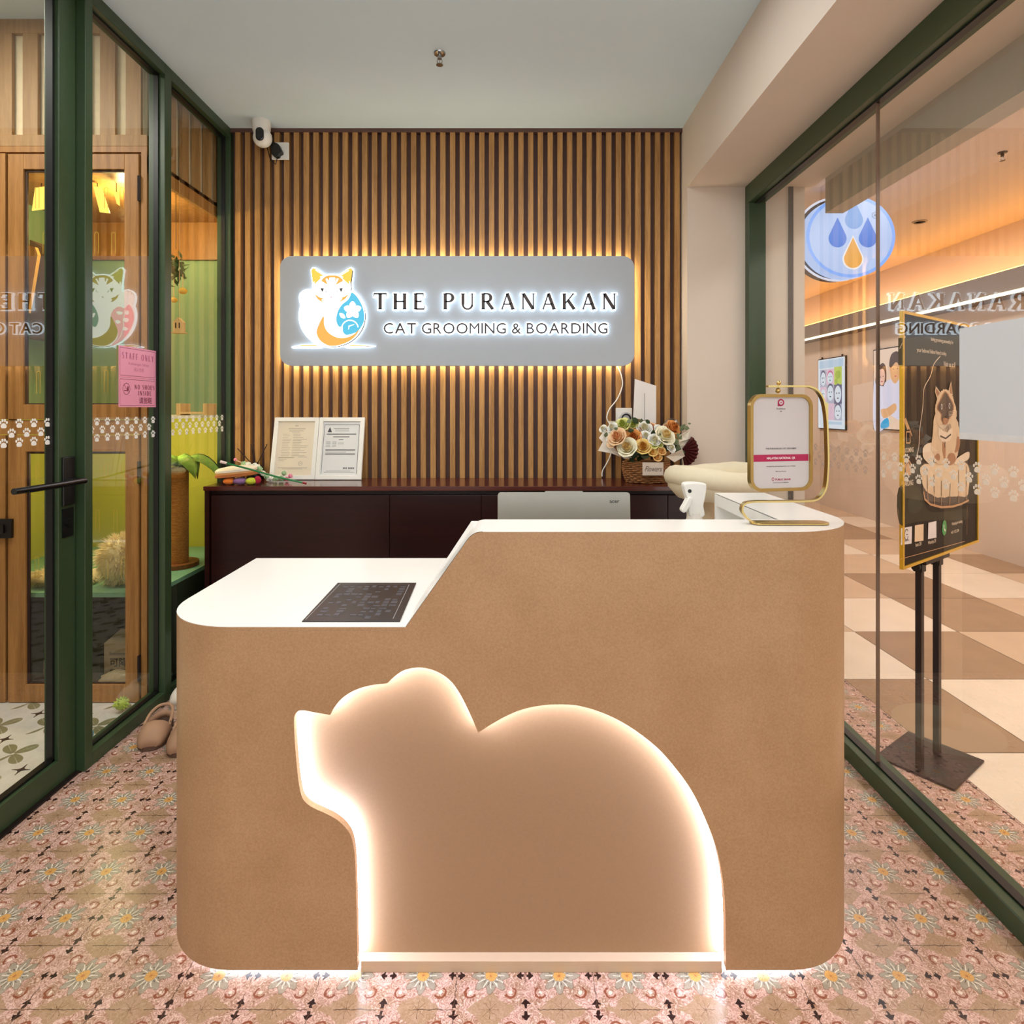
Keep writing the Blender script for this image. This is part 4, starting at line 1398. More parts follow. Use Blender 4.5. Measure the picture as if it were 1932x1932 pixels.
for px, py, r, k in ((444, 867, 0.007, 'p'), (460, 876, 0.014, 'g'), (468, 878, 0.015, 'w'), (482, 882, 0.020, 'w'), (488, 886, 0.017, 'g'), (496, 893, 0.012, 'w'), (504, 899, 0.013, 'g'), (512, 903, 0.014, 'w'), (520, 907, 0.011, 'g'), (530, 906, 0.012, 'g'), (541, 905, 0.010, 'p'), (548, 898, 0.010, 'p'), (536, 893, 0.011, 'g'), (506, 908, 0.010, 'w')):
    r *= 1.3
    c = W(px, py, 3.14 if px < 500 else 3.11)
    c.z = max(c.z, ZC + r + 0.001)
    mb = MB()
    for i in range(46):
        d = Vector((rs.gauss(0, 1), rs.gauss(0, 1), rs.gauss(0, 1))).normalized()
        o_ = d.orthogonal().normalized() * r * 0.24
        mb.add([c + d * r * 0.2 + o_, c + d * r * 0.2 - o_, c + d * r * 0.95 - o_ * 0.7, c + d * r * 0.95 + o_ * 0.7], [(0, 1, 2, 3)])
    mb.ell(c, r * 0.78, 10)
    mb.build('pompom', pal[k], pw, smooth=False)
rd = thing('reed_diffuser', 'black reed diffuser bottle with dark sticks left of the certificates', 'diffuser', (W(482, 0, 3.235).x, 3.235, ZC + 0.001))
bx = W(482, 0, 3.235).x
mb = MB(); mb.lathe([(0.001, ZC + 0.001), (0.042, ZC + 0.001), (0.044, ZC + 0.01), (0.044, ZC + 0.06), (0.034, ZC + 0.072), (0.014, ZC + 0.076), (0.014, ZC + 0.090)], (bx, 3.235, 0), 24)
mb.build('bottle', M('black_glass', (16, 12, 12), 0.12, spec=0.7), rd, smooth=True)
for px, py, dy in ((448, 846, -0.02), (455, 872, -0.04), (473, 838, 0.01), (479, 838, 0.03), (504, 838, 0.0), (500, 846, 0.02)):
    mb = MB(); mb.tube([(bx, 3.235, ZC + 0.06), W(px, py, 3.235 + dy)], 0.0024, 6)
    mb.build('reed', M('dark_reed', (42, 20, 20), 0.8), rd)

# flower basket
BYc = 3.09
bc = W(1219, 905, BYc)
fb = thing('flower_basket', 'wicker basket of white, peach and yellow roses on the cabinet', 'flower arrangement', (bc.x, BYc, ZC + 0.001))
wick = WOOD('wicker_cane', (110, 66, 34), (192, 136, 84), 0.6, 20, 'X')
mb = MB()
for k in range(11):
    z = ZC + 0.006 + 0.0098 * k
    pts = []
    f = k / 10
    R0 = 0.096 + 0.016 * math.sin(f * 2.4) + 0.006 * f
    for i in range(96):
        a = 2 * PI * i / 96
        rr = R0 + 0.0065 * math.sin(16 * a + k * PI)
        pts.append((bc.x + rr * math.cos(a), BYc + rr * 0.72 * math.sin(a), z + 0.001 * math.sin(5 * a + k)))
    mb.tube(pts, 0.0046, 6, True)
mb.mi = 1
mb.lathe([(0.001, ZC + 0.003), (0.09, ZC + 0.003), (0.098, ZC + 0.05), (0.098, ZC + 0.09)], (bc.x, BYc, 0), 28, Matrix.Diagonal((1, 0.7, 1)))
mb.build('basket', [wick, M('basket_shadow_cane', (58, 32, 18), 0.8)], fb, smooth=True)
PT_ = plane((W(1230, 0, 3.0).x, BYc - 0.112, W(0, 884, 3.0).z), (1, 0.04, 0), (0.04, -1, 0.0))
mb = MB(); mb.prism(rc(-0.052, -0.032, 0.052, 0.032), PT_, -0.003, 0.0)
tg = mb.build('name_tag', M('tag_linen', (206, 192, 176), 0.8, amt=0.08), fb)
mb = MB(); mb.text('Flowers', PT_ @ Matrix.Translation((0, -0.012, 0)) @ Matrix(((1, 0.3, 0, 0), (0, 1, 0, 0), (0, 0, 1, 0), (0, 0, 0, 1))), 0.026, width=0.082, z=0.0005)
mb.build('lettering', M('tag_ink', (84, 74, 68), 0.7), tg)


def petal_shell(mb, c, ax, ang, r, h, flare, span):
    """one cupped petal wrapped round axis ax"""
    u = ax.orthogonal().normalized()
    w = ax.cross(u)
    vs = []
    nx, ny = 6, 5
    for j in range(ny + 1):
        t = j / ny
        for i in range(nx + 1):
            s = (i / nx - 0.5) * 2
            a = ang + s * span * (0.55 + 0.45 * math.sin(PI * min(1, t * 0.75 + 0.12)))
            rad = r * (0.30 + 0.70 * math.sin(min(1, t * 1.15) * PI / 2)) + flare * r * max(0, t - 0.7) * 2.2
            z = h * t * (1 - 0.20 * s * s * t) - flare * h * max(0, t - 0.75) * 1.2
            vs.append(c + (u * math.cos(a) + w * math.sin(a)) * rad + ax * z)
    k = nx + 1
    mb.add(vs, [(j * k + i, j * k + i + 1, (j + 1) * k + i + 1, (j + 1) * k + i) for j in range(ny) for i in range(nx)])


def rose(name, c, r, mat, ax, layers=5, parent=None, seed=0):
    """layered bloom: tight upright heart, wider and lower petals outside"""
    rs = random.Random(seed)
    mb = MB()
    ax = Vector(ax).normalized()
    base = c - ax * r * 0.75
    for l in range(layers):
        f = l / max(1, layers - 1)
        n = 3 + l
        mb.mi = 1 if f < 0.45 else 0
        for i in range(n):
            petal_shell(mb, base, ax, 2 * PI * i / n + l * 0.9 + rs.uniform(-.15, .15), r * (0.18 + 0.74 * f), r * (1.50 - 0.62 * f + rs.uniform(-.06, .06)), 0.12 + 0.34 * f, 1.25 * 2 * PI / n / 2 * 1.25)
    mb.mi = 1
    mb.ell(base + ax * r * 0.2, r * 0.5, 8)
    return mb.build(name, mat, parent, smooth=True)


fm = {'cream': M('cream_petal', (252, 242, 214), 0.7, amt=0.16, scale=70), 'peach': M('peach_petal', (244, 206, 164), 0.7, amt=0.16, scale=70), 'orange': M('orange_petal', (226, 158, 86), 0.7, amt=0.16, scale=70), 'white': M('white_petal', (246, 244, 234), 0.7, amt=0.16, scale=70),
      'yellow': M('yellow_petal', (246, 210, 128), 0.7, amt=0.16, scale=70), 'lime': M('lime_petal', (226, 226, 150), 0.7, amt=0.16, scale=70), 'apricot': M('apricot_bud', (226, 180, 110), 0.7, amt=0.16, scale=70)}
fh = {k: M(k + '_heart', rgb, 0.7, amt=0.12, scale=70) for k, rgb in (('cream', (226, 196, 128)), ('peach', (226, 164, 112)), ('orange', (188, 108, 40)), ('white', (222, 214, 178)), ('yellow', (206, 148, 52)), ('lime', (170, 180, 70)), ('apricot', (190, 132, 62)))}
K = lambda a, b2: (1100 + a * 0.16563, 680 + b2 * 0.16563)
fl = [(500, 985, 95, 'cream', 'rose', 3.00), (385, 865, 90, 'peach', 'rose', 3.02), (570, 865, 78, 'orange', 'rose', 3.04), (685, 975, 78, 'yellow', 'rose', 2.995), (940, 850, 100, 'cream', 'rose', 3.02), (1035, 755, 75, 'orange', 'rose', 3.08),
      (815, 900, 62, 'white', 'rose', 3.00), (1005, 990, 50, 'white', 'rose', 3.00), (715, 850, 48, 'white', 'rose', 3.03), (870, 780, 52, 'white', 'rose', 3.06), (450, 725, 75, 'lime', 'rose', 3.07), (570, 720, 52, 'lime', 'rose', 3.09),
      (780, 755, 55, 'peach', 'rose', 3.10), (700, 765, 74, 'white', 'rose', 3.07), (330, 760, 52, 'white', 'rose', 3.07), (225, 775, 40, 'white', 'rose', 3.09), (900, 1030, 42, 'apricot', 'bud', 2.99), (850, 1095, 46, 'apricot', 'bud', 2.985), (795, 1040, 46, 'yellow', 'bud', 2.99),
      (640, 790, 44, 'peach', 'rose', 3.08), (325, 930, 55, 'peach', 'rose', 3.04), (810, 960, 40, 'lime', 'bud', 2.99), (880, 960, 30, 'lime', 'bud', 3.0), (960, 760, 42, 'peach', 'rose', 3.10)]
fc = W(1219, 845, 3.09)
for i, (a, b2, r, k, ty, Y) in enumerate(fl):
    px, py = K(a, b2)
    c = W(px, py, Y)
    ax = Vector(((c.x - fc.x) * 1.6, -0.30, 0.16 + (c.z - fc.z) * 1.0))
    rm = r * 0.16563 * Y / F * 1.08
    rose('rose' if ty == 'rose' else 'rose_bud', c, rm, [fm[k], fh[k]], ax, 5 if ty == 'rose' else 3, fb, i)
paper = M('wrapping_paper', (246, 240, 226), 0.7, amt=0.05)
for i, p in enumerate(([(160, 1025), (240, 900), (360, 1000), (430, 1100), (330, 1060)], [(170, 880), (240, 800), (360, 820), (330, 960), (250, 960)], [(280, 690), (400, 690), (430, 790), (300, 800)], [(340, 1030), (520, 1060), (560, 1120), (470, 1120)], [(930, 1090), (1130, 1010), (1160, 1090), (1040, 1160)], [(1050, 900), (1250, 890), (1200, 960), (1080, 990)], [(1080, 850), (1220, 790), (1190, 900), (1090, 930)], [(1010, 1000), (1140, 960), (1110, 1060), (990, 1090)])):
    ys = 3.05 + 0.03 * (i % 3) if i not in (3, 4) else 3.03
    q_ = [W(*K(a, b2), ys + 0.025 * math.sin(a * 0.02 + j * 1.7)) for j, (a, b2) in enumerate(p)]
    q_[0].y -= 0.03
    cen = sum(q_, Vector()) / len(q_) + Vector((0, 0.02, 0))
    mb = MB(); mb.add(q_ + [cen], [(j, (j + 1) % len(q_), len(q_)) for j in range(len(q_))])
    o = mb.build('paper_wrap', paper, fb)
    o.modifiers.new('s', 'SOLIDIFY').thickness = 0.0008
fan = M('maroon_fan_paper', (84, 26, 26), 0.6, amt=0.15)
mb = MB()
ctr = W(*K(1120, 1020), 3.12)
pr = []
for i in range(19):
    a = math.radians(-78 + 130 * i / 18)
    pr.append(ctr + Vector((math.cos(a) * 0.088, 0.010 * (-1) ** i, math.sin(a) * 0.088)))
mb.add([ctr] + pr, [(0, i + 1, i + 2) for i in range(18)])
o = mb.build('paper_fan', fan, fb); o.modifiers.new('s', 'SOLIDIFY').thickness = 0.001
lf = M('dark_leaf', (44, 66, 36), 0.55, amt=0.25)
lf2 = M('grey_leaf', (112, 126, 92), 0.6, amt=0.2)
rs = random.Random(21)
for i, (a, b2, sz, dk) in enumerate(((590, 1080, 95, 1), (560, 1150, 80, 1), (640, 1120, 80, 1), (815, 820, 60, 1), (600, 690, 90, 1), (530, 690, 70, 0), (1130, 770, 80, 0), (1180, 770, 70, 0), (1060, 930, 90, 0), (1100, 870, 80, 0), (930, 940, 80, 1), (450, 800, 60, 1), (400, 950, 60, 1), (700, 1090, 90, 0), (760, 900, 60, 1), (1080, 1000, 70, 0), (620, 930, 60, 1), (860, 860, 60, 1), (1000, 920, 70, 1), (540, 800, 60, 1), (740, 700, 60, 1), (660, 690, 60, 0), (1210, 720, 30, 0), (260, 850, 60, 0), (380, 780, 50, 0), (930, 1000, 60, 1))):
    c = W(*K(a, b2), 3.03 + rs.uniform(0, 0.04))
    s_ = sz * 0.16563 * 3.05 / F
    d = Vector((rs.uniform(-1, 1), -0.35, rs.uniform(-0.3, 1))).normalized()
    w = d.cross(Vector((0, 1, 0))).normalized() * s_ * 0.38
    up_ = Vector((0, -0.12 * s_, 0))
    mb = MB(); mb.add([c - d * s_ * 0.6, c - d * s_ * 0.1 + w, c + d * s_ * 0.35 + w * 0.8, c + d * s_ * 0.75, c + d * s_ * 0.35 - w * 0.8, c - d * s_ * 0.1 - w, c + up_], [(i_, (i_ + 1) % 6, 6) for i_ in range(6)])
    mb.build('leaf', lf if dk else lf2, fb, smooth=True)
mb = MB()
for k in range(40):
    a, rr = rs.uniform(0, 2 * PI), math.sqrt(rs.random()) * 0.19
    mb.ell((bc.x + rr * math.cos(a) * 1.0, 3.09 + rr * 0.28 * math.sin(a), 1.04 + 0.10 * rs.random() * (1 - (rr / 0.2) ** 2) + 0.03), (0.022, 0.016, 0.016), 6)
mb.build('foliage_filler', lf, fb)
# gauze puff behind the orange rose
mb = MB(); mb.ell(W(*K(1010, 735), 3.13), (0.042, 0.020, 0.036), 14)
mb.build('gauze', GLASS('gauze_film', (0.80, 0.78, 0.76), 0.10, 0.3), fb, smooth=True)
# message card held on a clear pick
mc = thing('message_card', 'blank white card held upright on a pick above the flower basket', 'card', (W(1217, 0, 3.16).x, 3.16, 1.10))
q_ = [W(1195, 788, 3.13), W(1238, 799, 3.18), W(1238, 728, 3.18), W(1198, 715, 3.13)]
nrm = (q_[1] - q_[0]).cross(q_[3] - q_[0]).normalized() * 0.0025
mb = MB(); mb.add(q_ + [v - nrm for v in q_], [(0, 1, 2, 3), (7, 6, 5, 4), (0, 4, 5, 1), (1, 5, 6, 2), (2, 6, 7, 3), (3, 7, 4, 0)])
mb.build('card', M('card_white', (232, 230, 228), 0.5, amt=0.02), mc)
mb = MB(); mb.tube([W(1216, 742, 3.145), W(1216, 800, 3.145), W(1215, 830, 3.10)], 0.0012, 6)
mb.build('pick', M('grey_pick', (120, 120, 120), 0.3), mc)

# ------------------------------------------------------------------ cat bed on a post
bX, bY = 0.835, 2.43
pb = thing('cat_bed_tower', 'cream padded cat bed bowl on a single post behind the counter', 'cat tree', (bX, bY, 0))
cream = M('cream_fabric', (224, 212, 184), 0.85, amt=0.05, scale=40, bump=0.15)
zr = W(0, 884, bY - 0.1).z
mb = MB()
n, k = 56, 12
vs = []
for i in range(n):
    a = 2 * PI * i / n
    pk = 1 + 0.025 * math.sin(9 * a) + 0.03 * abs(math.sin(12 * a + 1)) ** 0.5
    zz = 0.010 * math.sin(2 * a + 0.6)
    for j in range(k):
        b2 = 2 * PI * j / k
        rr = 0.165 + 0.045 * math.cos(b2) * pk
        vs.append((bX + rr * math.cos(a), bY + rr * math.sin(a), zr - 0.045 + zz + 0.043 * math.sin(b2) * pk))
mb.add(vs, [(i * k + j, ((i + 1) % n) * k + j, ((i + 1) % n) * k + (j + 1) % k, i * k + (j + 1) % k) for i in range(n) for j in range(k)])
mb.build('padded_rim', cream, pb, smooth=True)
mb = MB(); mb.lathe([(0.05, zr - 0.135), (0.16, zr - 0.125), (0.196, zr - 0.085), (0.198, zr - 0.05), (0.15, zr - 0.06), (0.10, zr - 0.075), (0.001, zr - 0.08)], (bX, bY, 0), 40)
mb.build('bowl', cream, pb, smooth=True)
mb = MB(); mb.lathe([(0.030, 0.02), (0.030, zr - 0.12)], (bX - 0.045, bY, 0), 20)
mb.build('post', M('cream_post', (214, 196, 164), 0.9, bump=0.3, scale=90), pb, smooth=True)
mb = MB(); mb.lathe([(0.19, 0.0), (0.19, 0.02)], (bX - 0.02, bY, 0), 36)
mb.build('base', cream, pb)


# ------------------------------------------------------------------ shoes by the left glazing
def shoe(name, x, y, rz, L_, Wd, label, mats, strap=True, group=None):
    t = thing(name, label, 'shoe', (x, y, 0.001), rz, group)
    I = Matrix.Identity(4)
    out = catmull([(0, 0), (0.55, 0.03), (0.98, 0.17), (1.0, 0.35), (0.80, 0.62), (0.80, 0.85), (0.55, 0.99), (0, 1.02), (-0.55, 0.99), (-0.80, 0.85), (-0.80, 0.62), (-1.0, 0.35), (-0.98, 0.17), (-0.55, 0.03)], True, 3)
    o_ = [(p.x * Wd / 2, p.y * L_) for p in out]
    mb = MB(); mb.prism(o_, I, 0, 0.020)
    mb.build('sole', mats[1], t, local=True, bevel=0.003)
    mb = MB(); mb.prism([(a * 0.9, b2 * 0.96 + 0.004) for a, b2 in o_], I, 0.020, 0.023)
    mb.build('insole', mats[2], t, local=True)
    # vamp: arched cover, closed at the toe and open at the instep
    mb = MB()
    ns, na = 11, 14
    vs = []
    for i in range(ns):
        f = i / (ns - 1)
        yy = L_ * (0.004 + 0.36 * f)
        g = min(1.0, f * 1.9 + 0.02)
        hw_ = Wd / 2 * (0.30 + 0.70 * math.sqrt(1 - (1 - g) ** 2))
        hh = 0.058 * math.sqrt(max(0.0, 1 - (1 - min(1, f * 1.35)) ** 2)) + 0.004
        for j in range(na + 1):
            a = PI * j / na
            sh_ = abs(math.sin(a)) ** 0.7
            vs.append((hw_ * math.cos(a), yy + 0.16 * L_ * (1 - math.sin(a)) * f, 0.014 + hh * sh_))
    mb.add(vs, [(i * (na + 1) + j, i * (na + 1) + j + 1, (i + 1) * (na + 1) + j + 1, (i + 1) * (na + 1) + j) for i in range(ns - 1) for j in range(na)])
    o = mb.build('vamp', mats[0], t, local=True, smooth=True)
    o.modifiers.new('s', 'SOLIDIFY').thickness = 0.003
    if strap:
        mb = MB()
        for zc_, r_ in ((0.062, 0.006),):
            pts = [(-Wd * 0.46, L_ * 0.42, 0.045), (-Wd * 0.42, L_ * 0.75, zc_), (-Wd * 0.25, L_ * 0.97, zc_ + 0.008), (0, L_ * 1.02, zc_ + 0.01), (Wd * 0.25, L_ * 0.97, zc_ + 0.008), (Wd * 0.42, L_ * 0.75, zc_), (Wd * 0.46, L_ * 0.42, 0.045)]
            mb.tube(catmull(pts, False, 4), r_, 8)
        mb.build('heel_strap', mats[0], t, local=True, smooth=True)
        hz = 0.048
        for sx in (-1, 1):
            mb = MB(); mb.lathe([(0.001, 0), (0.0075, 0), (0.0075, 0.003), (0.001, 0.003)], (sx * Wd * 0.475, L_ * 0.49, 0.048), 14, Matrix.Rotation(sx * PI / 2, 3, 'Y'))
            mb.build('rivet', mats[1], t, local=True)
    if True:
        mb = MB()
        vs = []
        for i in range(13):
            a = PI * i / 12
            x_, y_ = math.cos(a) * Wd * 0.46, L_ * (0.46 + 0.54 * math.sin(a))
            vs += [(x_, y_, 0.016), (x_ * 0.97, y_, 0.052 if strap else 0.07)]
        mb.add(vs, [(2 * i, 2 * i + 2, 2 * i + 3, 2 * i + 1) for i in range(12)])
        o = mb.build('heel_counter', mats[0], t, local=True, smooth=True)
        o.modifiers.new('s', 'SOLIDIFY').thickness = 0.003
    return t


sm = [M('taupe_foam', (176, 136, 106), 0.7, amt=0.08), M('dark_taupe_foam', (96, 68, 52), 0.7), M('shaded_insole', (72, 52, 42), 0.8)]  # insole colour darkened with the shadow inside the shoe
shoe('slip_on_sandal', -1.368, 2.285, math.radians(16), 0.225, 0.100, 'taupe closed-toe sandal by the glass wall, the left one of the pair', sm, group='pair of taupe sandals')
shoe('slip_on_sandal', -1.236, 2.245, math.radians(14), 0.225, 0.100, 'taupe closed-toe sandal half hidden by the counter, the right one of the pair', sm, group='pair of taupe sandals')
wm = [M('white_shoe_leather', (226, 218, 202), 0.6), M('white_shoe_sole', (210, 204, 190), 0.6), M('shoe_lining', (190, 178, 160), 0.8)]
shoe('white_shoe', -1.435, 2.60, math.radians(6), 0.22, 0.09, 'white shoe on the floor behind the taupe sandals', wm, strap=False)

# ------------------------------------------------------------------ pink notices on the left glazing
PG = plane((-1.5512, 0, 0), (0, 1, 0), (1, 0, 0))
pink = M('pink_paper', (240, 160, 188), 0.4, amt=0.03)
maroon = M('maroon_ink', (120, 24, 60), 0.5)
faint = M('faded_pink_ink', (190, 100, 134), 0.5)
def notice(y0, y1, z0, z1, label, lower):
    t = thing('pink_notice', label, 'notice', (-1.5505, (y0 + y1) / 2, z0))
    mb = MB(); mb.prism(rc(y0, z0, y1, z1), PG, 0.0, 0.0009)
    mb.build('paper', pink, t)
    mb = MB()
    b = 0.007
    for p in ([(y0 + b, z0 + b), (y1 - b, z0 + b)], [(y1 - b, z0 + b), (y1 - b, z1 - b)], [(y1 - b, z1 - b), (y0 + b, z1 - b)], [(y0 + b, z1 - b), (y0 + b, z0 + b)]):
        mb.stroke(p, 0.0016, PG, 0.0011)
    h, w = z1 - z0, y1 - y0
    if lower:
        serif_text(mb, 'NO SHOES', PG, y0 + w * 0.40, y0 + w * 0.95, z0 + h * 0.62, h * 0.155, 0.0011, 0.0013, sx=0.95)
        serif_text(mb, 'INSIDE', PG, y0 + w * 0.50, y0 + w * 0.86, z0 + h * 0.41, h * 0.155, 0.0011, 0.0013, sx=0.95)
        mb.text('请脱鞋', PG @ Matrix.Translation((y0 + w * 0.70, z0 + h * 0.14, 0)), h * 0.17, width=w * 0.36, z=0.0012, bold=0.01)
        cx, cz, r = y0 + w * 0.19, z0 + h * 0.62, h * 0.19
        mb.stroke([(cx + p[0], cz + p[1]) for p in circ(0, 0, r, 28, None, 0, 6.25)], 0.0024, PG, 0.0012)
        mb.stroke([(cx - r * 0.7, cz + r * 0.7), (cx + r * 0.7, cz - r * 0.7)], 0.0022, PG, 0.0014)
        mb.poly([(cx - r * 0.65, cz - r * 0.25), (cx + r * 0.1, cz - r * 0.25), (cx + r * 0.35, cz + r * 0.5), (cx + r * 0.6, cz + r * 0.45), (cx + r * 0.62, cz - r * 0.35), (cx - r * 0.6, cz - r * 0.45)], PG, 0.0012)
        mb.build('print', maroon, t)
    else:
        mb.build('border', maroon, t)
        mb = MB()
        serif_text(mb, 'STAFF ONLY', PG, y0 + w * 0.08, y0 + w * 0.93, z0 + h * 0.60, h * 0.20, 0.0011, 0.0013, sx=0.8)
        mb.text('Kakitangan Sahaja', PG @ Matrix.Translation((y0 + w * 0.52, z0 + h * 0.42, 0)), h * 0.08, width=w * 0.55, z=0.0012)
        mb.text('闲人勿进', PG @ Matrix.Translation((y0 + w * 0.52, z0 + h * 0.22, 0)), h * 0.10, width=w * 0.26, z=0.0012)
        mb.build('print', faint, t)
yA, yB = 1140 * 1.5505 / 739.0, 1140 * 1.5505 / 669.0
zT = H - (651 - CY) * yA / F; zBm = H - (768 - CY) * yA / F
zm = zBm + (zT - zBm) * 0.49
notice(yA, yB, zm, zT, 'faded pink staff only notice taped on the left glass wall', False)
notice(yA, yB, zBm, zm - 0.001, 'pink no shoes inside notice with a crossed-out shoe on the left glass wall', True)

# ------------------------------------------------------------------ built-in cat cabinet behind the left glazing
KY, KB = 2.67, 3.60
cz = lambda py: H - (py - CY) * KY / F
cx = lambda px: (px - CX) * KY / F
kx1, kx0 = -1.605, -2.80
ck = thing('cat_cabinet', 'oak cat cabinet with glazed doors and slatted top behind the left glass wall', 'cat cabinet', (-2.2, 3.1, 0))
wall_up = M('cabinet_green_paint', (140, 176, 136), 0.7, amt=0.05, scale=4)
wall_lo = M('cabinet_lime_paint', (176, 172, 62), 0.7, amt=0.05, scale=4)
dkgreen = M('dark_green_panel', (34, 46, 26), 0.7, amt=0.3, scale=30)
ZS, ZM, ZT = 0.475, 1.262, 2.40
mb = MB(); mb.box(kx0, kx1, KB, KB + 0.02, ZM, 2.5); mb.box(-2.62, -2.60, KY + 0.05, KB, ZM, 2.5)
mb.build('upper_lining', wall_up, ck)
mb = MB(); mb.box(kx0, kx1, KB, KB + 0.02, ZS, ZM); mb.box(-2.62, -2.60, KY + 0.05, KB, ZS, ZM)
mb.build('lower_lining', wall_lo, ck)
mb = MB(); mb.box(kx0, kx1, KB, KB + 0.02, 0, ZS); mb.box(-1.625, kx1, KY + 0.05, KB, 0.0, ZS - 0.02); mb.box(-2.62, -2.60, KY + 0.05, KB, 0, ZS); mb.box(kx0, kx1, KY + 0.02, KB, 0.0, 0.02)
mb.build('storage_lining', dkgreen, ck)
mb = MB(); mb.box(-2.6, kx1, KY + 0.03, KB, ZS - 0.02, ZS)
mb.build('shelf', M('teal_shelf', (120, 168, 138), 0.4), ck)
mb = MB(); mb.box(-2.6, kx1, KY + 0.10, KB, ZM - 0.012, ZM)
mb.build('shelf', M('white_shelf', (234, 228, 208), 0.4), ck)
mb = MB(); mb.box(kx0, kx1, KY + 0.02, KB + 0.02, 2.40, 2.42)
mb.box(kx0, kx1, KB - 0.02, KB, 2.18, 2.40)
mb.build('top_panel', cab_wood, ck)
# side rail seen through the second pane, and the slatted crown
mb = MB(); mb.box(-1.625, kx1, KY, KB, 2.34, 2.42); mb.box(-1.625, kx1, KY + 0.022, KY + 0.04, 0.0, 2.42); mb.box(-1.625, kx1, 3.50, KB, 0, 2.42)
mb.build('side_frame', cab_wood, ck)
crown = WOOD('pale_oak', (146, 108, 66), (190, 150, 98), 0.5, 5.0, 'Z')
mb = MB(); mb.box(kx0, kx1, KY, KY + 0.02, cz(276), cz(254)); mb.box(kx0, kx1, KY, KY + 0.02, cz(62), cz(34)); mb.box(-1.625, kx1, KY, KB, 2.98, 3.02)
mb.build('crown_rail', crown, ck, bevel=0.002)
mb = MB()
x = cx(-250)
while x < kx1 - 0.03:
    mb.box(x, x + 0.066, KY + 0.002, KY + 0.018, cz(256), cz(60))
    x += 0.114
y = KY + 0.06
while y < KB - 0.05:
    mb.box(-1.622, kx1 - 0.002, y, y + 0.062, 2.42, 2.98)
    y += 0.114
mb.build('crown_slats', crown, ck)
mb = MB(); mb.box(kx0, kx1 - 0.03, KY + 0.022, KY + 0.03, 2.42, 3.0)
mb.box(-1.645, -1.630, KY + 0.04, KB, 2.42, 3.0)
mb.build('crown_backing', M('pale_backing', (232, 214, 176), 0.7), ck)
# face frame
mb = MB()
mb.box(kx0, kx1, KY, KY + 0.022, cz(820) + 0.001, cz(792) - 0.001)
mb.box(cx(267), kx1, KY - 0.002, KY + 0.022, 0.0, cz(287)); mb.box(kx0, kx1, KY - 0.001, KY + 0.022, cz(287), cz(276.5))
mb.box(kx0, kx1, KY + 0.005, KY + 0.03, 0.0, 0.006)
mb.build('face_frame', cab_wood, ck)


def cab_door(x0, x1, z0, z1, wx0, wx1, wz0, wz1, vents):
    mb = MB()
    for a, b2, c, d in ((x0, wx0, z0, z1), (wx1, x1, z0, z1), (wx0, wx1, z0, wz0), (wx0, wx1, wz1, z1)):
        mb.box(a, b2, KY - 0.006, KY + 0.018, c, d)
    door = mb.build('door', cab_wood, ck, bevel=0.0015)
    mb = MB()
    g = 0.010
    for a, b2, c, d in ((wx0, wx0 + g, wz0, wz1), (wx1 - g * 0.3, wx1, wz0, wz1), (wx0, wx1, wz0, wz0 + g * 0.5), (wx0, wx1, wz1 - g, wz1)):
        mb.box(a, b2, KY + 0.004, KY + 0.012, c, d)
    mb.build('rebate', M('dark_rebate', (44, 18, 12), 0.6), door)
    mb = MB(); mb.box(wx0, wx1, KY + 0.008, KY + 0.011, wz0, wz1)
    mb.build('acrylic_pane', acrylic, door)
    P = plane((0, KY + 0.0075, 0), (1, 0, 0), (0, -1, 0))
    sl = M('slot_edge', (196, 168, 70), 0.2)
    for (px, py0, py1) in vents:
        mb = MB()
        X_, r_ = cx(px), 0.008
        p = [(X_ - r_, cz(py1)), (X_ - r_, cz(py0) - r_)] + [(X_ + r_ * math.cos(a), cz(py0) - r_ + r_ * math.sin(a)) for a in [PI - PI * i / 6 for i in range(7)]] + [(X_ + r_, cz(py1))] 
        mb.stroke(p, 0.0022, P, 0.0)
        mb.build('vent_slot', sl, door)
    return door


vu = [(68, 352, 392), (198, 352, 392), (228, 352, 392), (82, 437, 478), (180, 437, 478), (212, 437, 478), (70, 700, 742), (198, 698, 740)]
mb = MB(); mb.box(cx(258), cx(272), KY + 0.0225, KY + 0.028, 0.01, cz(284)); mb.box(kx0, cx(270), KY + 0.0225, KY + 0.028, cz(294), cz(284)); mb.box(cx(8), cx(22), KY + 0.0225, KY + 0.028, 0.01, cz(284))
mb.build('dark_gap', M('dark_gap_tone', (30, 12, 8), 0.8), ck)
cab_door(cx(17), cx(263), cz(791), cz(291.5), cx(46), cx(236), cz(763), cz(320), vu)
vl = [(69, 876, 920), (198, 874, 920), (230, 874, 920), (84, 960, 1004), (182, 962, 1004), (216, 962, 1004), (67, 1050, 1092), (198, 1050, 1092), (230, 1050, 1092)]
cab_door(cx(17), cx(263), cz(1324), cz(821), cx(50), cx(238), cz(1291), cz(852), vl)
mb = MB(); mb.box(kx0, cx(12), KY - 0.006, KY + 0.018, cz(1324), cz(821)); mb.box(kx0, cx(12), KY - 0.006, KY + 0.018, cz(791), cz(290))
mb.build('door', cab_wood, ck, bevel=0.0015)
for py0, py1 in ((333, 380), (870, 912), (1236, 1284)):
    mb = MB(); mb.box(cx(262), cx(267), KY - 0.012, KY + 0.004, cz(py1), cz(py0)); mb.tube([(cx(264.5), KY - 0.010, cz(py1)), (cx(264.5), KY - 0.010, cz(py0))], 0.005, 8)
    mb.build('hinge', black_metal, ck)
